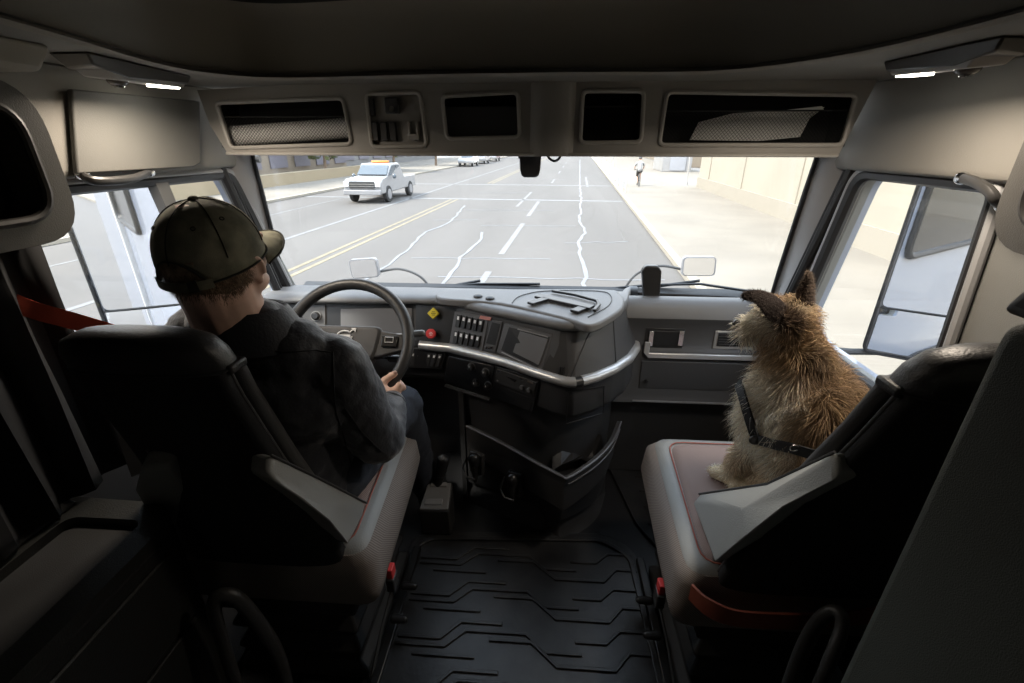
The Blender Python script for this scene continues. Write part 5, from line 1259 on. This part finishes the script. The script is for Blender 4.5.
# peach planter wall on the left pavement
m = MB(); m.hexa([S(-20.5, 4, .1), S(-19.8, 4, .1), S(-19.8, 46, .1), S(-20.5, 46, .1)], [S(-20.5, 4, .85), S(-19.8, 4, .85), S(-19.8, 46, .85), S(-20.5, 46, .85)]); struct(m.build('planter_wall', mat('peach_wall', (.27, .22, .145), .9)))
# trees
def tree(lat, al, h, r, label, seed):
    rnd = random.Random(seed); t = thing('street_tree', label, 'tree', S(lat, al, .12), 'street trees')
    m = MB(); m.tube([S(lat, al, .1), S(lat+.1, al, h*.4), S(lat, al+.1, h*.75)], [.16, .12, .05], 8); m.build('trunk', BARK, t)
    m = MB()
    for k in range(520):
        d = V((rnd.gauss(0, 1), rnd.gauss(0, 1), rnd.gauss(0, .8))).normalized()*r*rnd.uniform(.55, 1)
        c = S(lat, al, h*.72)+V((d.x, d.y, d.z*.75)); a = V((rnd.gauss(0, 1), rnd.gauss(0, 1), rnd.gauss(0, 1))).normalized(); b = a.orthogonal().normalized(); q = rnd.uniform(.18, .34)
        m.add([c-a*q, c+b*q*.6, c+a*q, c-b*q*.6], [(0, 1, 2, 3)])
    m.build('crown', LEAF, t, smooth=0, fixn=False)
tl = ['broad street tree behind the white pickup', 'street tree right of the pickup roof', 'small street tree between the lilac bays and the junction', 'street tree past the junction on the left', 'distant street tree near the end of the left row', 'most distant street tree of the left row']
for k, (la, al, h, r) in enumerate(((-21.5, 39, 4.2, 2.2), (-18.5, 47, 4.2, 2.0), (-18, 60, 4.6, 2.3), (-16.8, 72, 4.8, 2.4), (-16.5, 92, 5, 2.6), (-16, 120, 5, 2.6))): tree(la, al, h, r, tl[k], k)
tree(-18, -22, 5, 2.5, 'street tree behind on the far side of the street', 20)

# generic vehicle
def vehicle(nm, lat, al, hdg, L, Wd, H, paint, label, pickup=True, group=None):
    t = thing(nm, label, 'vehicle', S(lat, al), group); s = -1 if hdg < 0 else 1
    def q(u, v, z): return S(lat+v*Wd/2, al+s*(u-.5)*L, z)       # u: 0 rear .. 1 nose
    if pickup: prof = [(0, .5), (0, 1.12), (.36, 1.14), (.38, H-.12), (.42, H), (.62, H-.02), (.74, 1.22), (.95, 1.14), (.99, 1.0), (1, .45)]
    else: prof = [(0, .4), (0, .95), (.06, 1.05), (.16, H-.08), (.24, H), (.58, H-.02), (.70, 1.05), (.95, .9), (1, .7), (1, .4)]
    m = MB(); rings = []
    for v, ins in ((-1, .0), (-.94, .04), (.94, .04), (1, 0)):
        rings.append([q(u, v*(1 if z < 1.2 else .86), z if abs(v) < .99 or z > .6 else z) for u, z in prof])
    m.loft([[q(u, v*(1 if z < 1.16 else .84), z) for u, z in prof] for v in (-1, 1)]); m.build('body', paint, t, bevel=.06, seg=3)
    if pickup:
        for v in (-1, 1):
            w_ = [(.40, 1.2), (.42, H-.12), (.51, H-.1), (.51, 1.2)]; w2 = [(.53, 1.2), (.53, H-.1), (.61, H-.12), (.71, 1.24)]
            for ww in (w_, w2):
                m = MB(); k = v*.865; m.slab([q(u, k*(1.0 if z < 1.3 else .985), z) for u, z in ww], S(v*.02, 0)-S(0, 0)); m.build('side_window', GLSD, t)
        m = MB(); m.slab([q(.638, -.74, H-.12), q(.638, .74, H-.12), q(.742, .8, 1.26), q(.742, -.8, 1.26)], V((0, 0, .03))+(S(0, s*.05)-S(0, 0))); m.build('windscreen', GLSD, t)
        m = MB(); m.slab([q(1.0, -.66, .72), q(1.0, .66, .72), q(1.0, .66, 1.04), q(1.0, -.66, 1.04)], S(0, s*.04)-S(0, 0)); g = m.build('grille', mat('grille_dark', (.06, .06, .06), .4), t)
        for z in (.80, .9): m = MB(); m.slab([q(1.008, -.66, z), q(1.008, .66, z), q(1.008, .66, z+.03), q(1.008, -.66, z+.03)], S(0, s*.02)-S(0, 0)); m.build('grille_bar', CHROM, g)
        m = MB(); m.slab([q(1.0, -.98, .42), q(1.0, .98, .42), q(1.0, .98, .64), q(1.0, -.98, .64)], S(0, s*.12)-S(0, 0)); m.build('bumper', mat('bumper_grey', (.25, .25, .26), .4), t, bevel=.03)
        for v in (-1, 1):
            m = MB(); m.slab([q(1.0, v*.7, .8), q(1.0, v*.95, .8), q(1.0, v*.95, 1.02), q(1.0, v*.7, 1.02)], S(0, s*.04)-S(0, 0)); m.build('headlamp', mat('lamp_clear', (.8, .8, .8), .1), t)
            m = MB(); m.ell(q(.70, v*1.12, 1.2), (.1, .08, .12)); m.build('door_mirror', GLSD, t)
        m = MB(); m.box(q(.5, 0, H+.05), (.9, .25, .1)); m.build('beacon_bar', ORB, t, bevel=.03)
    else:
        for v in (-1, 1):
            m = MB(); k = v*.86; m.slab([q(u, k, z) for u, z in ((.14, 1.08), (.2, H-.12), (.58, H-.12), (.67, 1.08))], S(v*.03, 0)-S(0, 0)); m.build('side_window', GLSD, t)
        m = MB(); m.slab([q(.6, -.7, H-.1), q(.6, .7, H-.1), q(.70, .8, 1.08), q(.70, -.8, 1.08)], V((0, 0, .04))); m.build('windscreen', GLSD, t)
        m = MB(); m.slab([q(.19, -.7, H-.1), q(.19, .7, H-.1), q(.06, .8, 1.08), q(.06, -.8, 1.08)], V((0, 0, .04))); m.build('rear_window', GLSD, t)
    r = .40 if pickup else .32
    for u in (.19, .82):
        for v in (-1, 1):
            c0, c1 = q(u, v*.80, r), q(u, v*1.02, r); m = MB(); m.cyl(c0, c1, r, n=28); wh = m.build('wheel', TYRE, t, bevel=.03)
            m = MB(); m.cyl(q(u, v*1.0, r), q(u, v*1.04, r), r*.6, n=20); m.build('wheel_disc', mat('alloy', (.4, .4, .42), .3, metal=.6), wh)
    return t
vehicle('pickup_truck', -10.4, 24.6, -1, 5.0, 1.95, 1.8, TRKW, 'white pickup truck with an orange roof beacon driving towards us in the far lane')
for k, (la, al, c, lb) in enumerate(((-14.2, 62, TRKW, 'pale parked car nearest beyond the pickup'), (-14.2, 70, mat('car_silver', (.2, .2, .21), .3), 'silver parked car behind the nearest pale one'), (-14.2, 80, TRKW, 'white parked car third along the far kerb'),
                                  (-10.7, 95, mat('car_red', (.2, .07, .05), .4), 'small reddish car far down the road'))):
    vehicle('parked_car', la, al, -1, 4.4, 1.8, 1.45, c, lb, False, 'cars parked along the far kerb' if k < 3 else None)
vehicle('parked_car', -14, -14, -1, 4.4, 1.8, 1.45, mat('car_silver', (.2, .2, .21)), 'silver car behind us by the far kerb', False)

# container, posts, bollards down the right pavement
m = MB(); m.hexa([S(8.2, 50, .12), S(11, 50, .12), S(11, 56, .12), S(8.2, 56, .12)], [S(8.2, 50, 2.9), S(11, 50, 2.9), S(11, 56, 2.9), S(8.2, 56, 2.9)])
ct_ = tag(m.build('site_container', TRKW, bevel=.04), 'white container standing at the pavement end of the cream wall', 'container')
m = MB(); m.slab([S(8.9, 49.97, .25), S(10.4, 49.97, .25), S(10.4, 49.97, 2.6), S(8.9, 49.97, 2.6)], S(0, -.04)-S(0, 0)); m.build('door_leaf', mat('pale_door', (.3, .31, .34), .5), ct_)
m = MB(); m.hexa([S(12.2, 46, .12), S(14.5, 46, .12), S(14.5, 49, .12), S(12.2, 49, .12)], [S(12.2, 46, 3.0), S(14.5, 46, 3.0), S(14.5, 49, 3.0), S(12.2, 49, 3.0)])
bt = tag(m.build('site_hut', mat('brown_hut', (.2, .165, .135), .8), bevel=.03), 'brown hut between the white container and the cream wall', 'hut')
def pole(lat, al, h, label, m_=None):
    t = thing('street_pole', label, 'pole', S(lat, al, .12), 'slim poles on the pavement'); m = MB(); m.cyl(S(lat, al, .1), S(lat, al, h), .05, .04, 10); m.build('shaft', m_ or mat('pole_grey', (.35, .34, .33), .6), t)
    m = MB(); m.cyl(S(lat, al, .1), S(lat, al, .35), .12, .1, 12); m.build('base', mat('pole_grey', (.35, .34, .33)), t)
    m = MB(); m.slab([S(lat-.2, al-.05, h-.6), S(lat+.2, al-.05, h-.6), S(lat+.2, al-.05, h-.1), S(lat-.2, al-.05, h-.1)], S(0, -.03)-S(0, 0)); m.build('sign_plate', mat('sign_grey', (.5, .48, .45), .6), t)
pole(2.95, 44, 3.4, 'slim pole at the kerb nearest to the cyclist'); pole(3.0, 58, 3.4, 'slim pole further along the same kerb'); pole(7.2, 33.5, 4.5, 'slim pole at the end of the cream wall')
for k in range(9):
    a = 28+k*3.6; t = thing('crowd_barrier', 'low wire barrier along the kerb, one of a row short of the poles', 'barrier', S(2.75, a, .13), 'wire barriers along the right kerb')
    m = MB(); m.tube([S(2.7, a, .13), S(2.7, a, 1.0), S(2.7, a+2.2, 1.0), S(2.7, a+2.2, .13)], .02, 6); m.build('rail', mat('galvanised', (.55, .56, .6), .4, metal=.5), t)
    for j in range(1, 8): m2 = MB(); m2.tube([S(2.7, a+j*.275, .3), S(2.7, a+j*.275, 1.0)], .008, 4); m2.build('bar', MATS['galvanised'], t)

# cyclist
CL, CA = 3.98, 33.0
bk = thing('bicycle', 'dark bicycle ridden away from us on the right pavement', 'bicycle', S(CL, CA, .12))
def cq(v, u, z): return S(CL+v, CA+u, .12+z)
for u in (-.52, .52):
    m = MB(); m.tube([cq(0, u+.34*math.cos(2*math.pi*k/24), .34+.34*math.sin(2*math.pi*k/24)) for k in range(24)], .02, 6, loop=True); wh = m.build('wheel', TYRE, bk)
    m = MB()
    for k in range(10): a = math.pi*k/10; m.tube([cq(0, u-.33*math.cos(a), .34-.33*math.sin(a)), cq(0, u+.33*math.cos(a), .34+.33*math.sin(a))], .003, 3)
    m.build('spokes', mat('spoke', (.5, .5, .5), .3), wh)
m = MB()
for a_, b_ in (((0, -.52, .34), (0, -.1, .32)), ((0, -.1, .32), (0, -.22, .85)), ((0, -.2, .78), (0, .38, .85)), ((0, -.1, .32), (0, .4, .75)), ((0, .52, .34), (0, .38, .95)), ((0, -.52, .34), (0, -.2, .75)), ((-.28, .36, 1.0), (.28, .36, 1.0)), ((0, .38, .9), (0, .36, 1.0))):
    m.tube([cq(*a_), cq(*b_)], .018, 6)
m.build('frame', BLK, bk); m = MB(); m.ell(cq(0, -.24, .9), (.08, .12, .03)); m.build('saddle', BLK, bk)
m = MB()
for a_, b_, r1, r2 in (((0, -.18, 1.0), (0, -.02, 1.38), .14, .16), ((-.15, 0, 1.4), (.15, 0, 1.4), .07, .07), ((0, .02, 1.48), (0, .04, 1.56), .05, .05), ((-.09, -.16, .96), (-.1, .1, .62), .09, .06), ((-.1, .1, .62), (-.1, -.08, .25), .06, .04),
                     ((.09, -.16, .96), (.1, .16, .85), .09, .06), ((.1, .16, .85), (.1, -.02, .45), .06, .04), ((-.2, 0, 1.4), (-.3, .12, 1.2), .05, .04), ((-.3, .12, 1.2), (-.27, .34, 1.05), .04, .035), ((.2, 0, 1.4), (.3, .12, 1.2), .05, .04), ((.3, .12, 1.2), (.27, .34, 1.05), .04, .035),
                     ((-.1, -.1, .22), (-.1, .05, .2), .04, .035), ((.1, -.04, .42), (.1, .1, .4), .04, .035)): m.cap(cq(*a_), cq(*b_), r1, r2, 10)
m.ell(cq(0, .06, 1.68), (.085, .1, .12))
cyb = m.build('person', SKIN); rm = cyb.modifiers.new('r', 'REMESH'); rm.mode = 'VOXEL'; rm.voxel_size = .02; rm.use_smooth_shade = True
tag(cyb, 'cyclist in a white t-shirt and dark shorts riding away on the right pavement', 'person')
m = MB(); m.cap(cq(0, -.17, 1.02), cq(0, -.02, 1.38), .16, .18, 12); m.cap(cq(-.17, 0, 1.4), cq(.17, 0, 1.4), .085, .085, 12); m.cap(cq(-.2, 0, 1.4), cq(-.27, .08, 1.27), .065, .06); m.cap(cq(.2, 0, 1.4), cq(.27, .08, 1.27), .065, .06)
o = m.build('t_shirt', TRKW, cyb); m = MB(); m.cap(cq(-.09, -.16, .94), cq(-.1, .06, .66), .11, .085); m.cap(cq(.09, -.16, .94), cq(.1, .12, .86), .11, .085); m.build('shorts', BLK, cyb)
m = MB(); m.ell(cq(0, .05, 1.73), (.1, .125, .09)); m.build('helmet', BLK, cyb)
# ================================================================ CAMERA, LIGHT
cam = D.cameras.new('camera'); co = D.objects.new('camera', cam); COL.objects.link(co)
cam.sensor_width = 36; cam.lens = FPX*36/1024; cam.clip_start = .02; cam.clip_end = 1000
Mx = Matrix(((RT.x, UP.x, -FW.x, EYE.x), (RT.y, UP.y, -FW.y, EYE.y), (RT.z, UP.z, -FW.z, EYE.z), (0, 0, 0, 1)))
co.matrix_world = Mx
sc = bpy.context.scene; sc.camera = co
w = D.worlds.new('sky'); sc.world = w; w.use_nodes = True
N = w.node_tree.nodes; L = w.node_tree.links; bg = N['Background']
tc = N.new('ShaderNodeTexCoord'); sx = N.new('ShaderNodeSeparateXYZ'); r = N.new('ShaderNodeValToRGB')
L.new(tc.outputs['Generated'], sx.inputs[0]); L.new(sx.outputs['Z'], r.inputs['Fac']); L.new(r.outputs['Color'], bg.inputs['Color'])
r.color_ramp.elements[0].color = (1, .96, .9, 1); r.color_ramp.elements[1].color = (.72, .84, 1, 1); r.color_ramp.elements[1].position = .6
bg.inputs['Strength'].default_value = 1.0
s = D.lights.new('sun', 'SUN'); s.energy = 2.2; s.angle = math.radians(12); s.color = (1, .93, .82)
so = D.objects.new('sun', s); COL.objects.link(so); so.rotation_euler = V((.75, .35, -1.0)).to_track_quat('-Z', 'Y').to_euler()
vs_ = sc.view_settings; vs_.view_transform = 'Standard'; vs_.look = 'None'; vs_.gamma = 1; vs_.use_curve_mapping = False; vs_.exposure = 2.2
cy = sc.cycles
cy.max_bounces = 10; cy.diffuse_bounces = 5; cy.glossy_bounces = 4; cy.transparent_max_bounces = 24; cy.sample_clamp_indirect = 6; cy.use_denoising = True
cy.caustics_reflective = False; cy.caustics_refractive = False

# the two roof lamps really shine
for (x, y, rx) in ((142, 68, -1), (940, 52, 1)):
    a = D.lights.new('lamp_light', 'AREA'); a.energy = 1.0; a.size = .10; a.color = (1, .86, .70); a.spread = math.radians(170)
    o = D.objects.new('lamp_light', a); COL.objects.link(o); o.location = W(x, y, Z=1.655)+V((-rx*.03, .0, -.05))
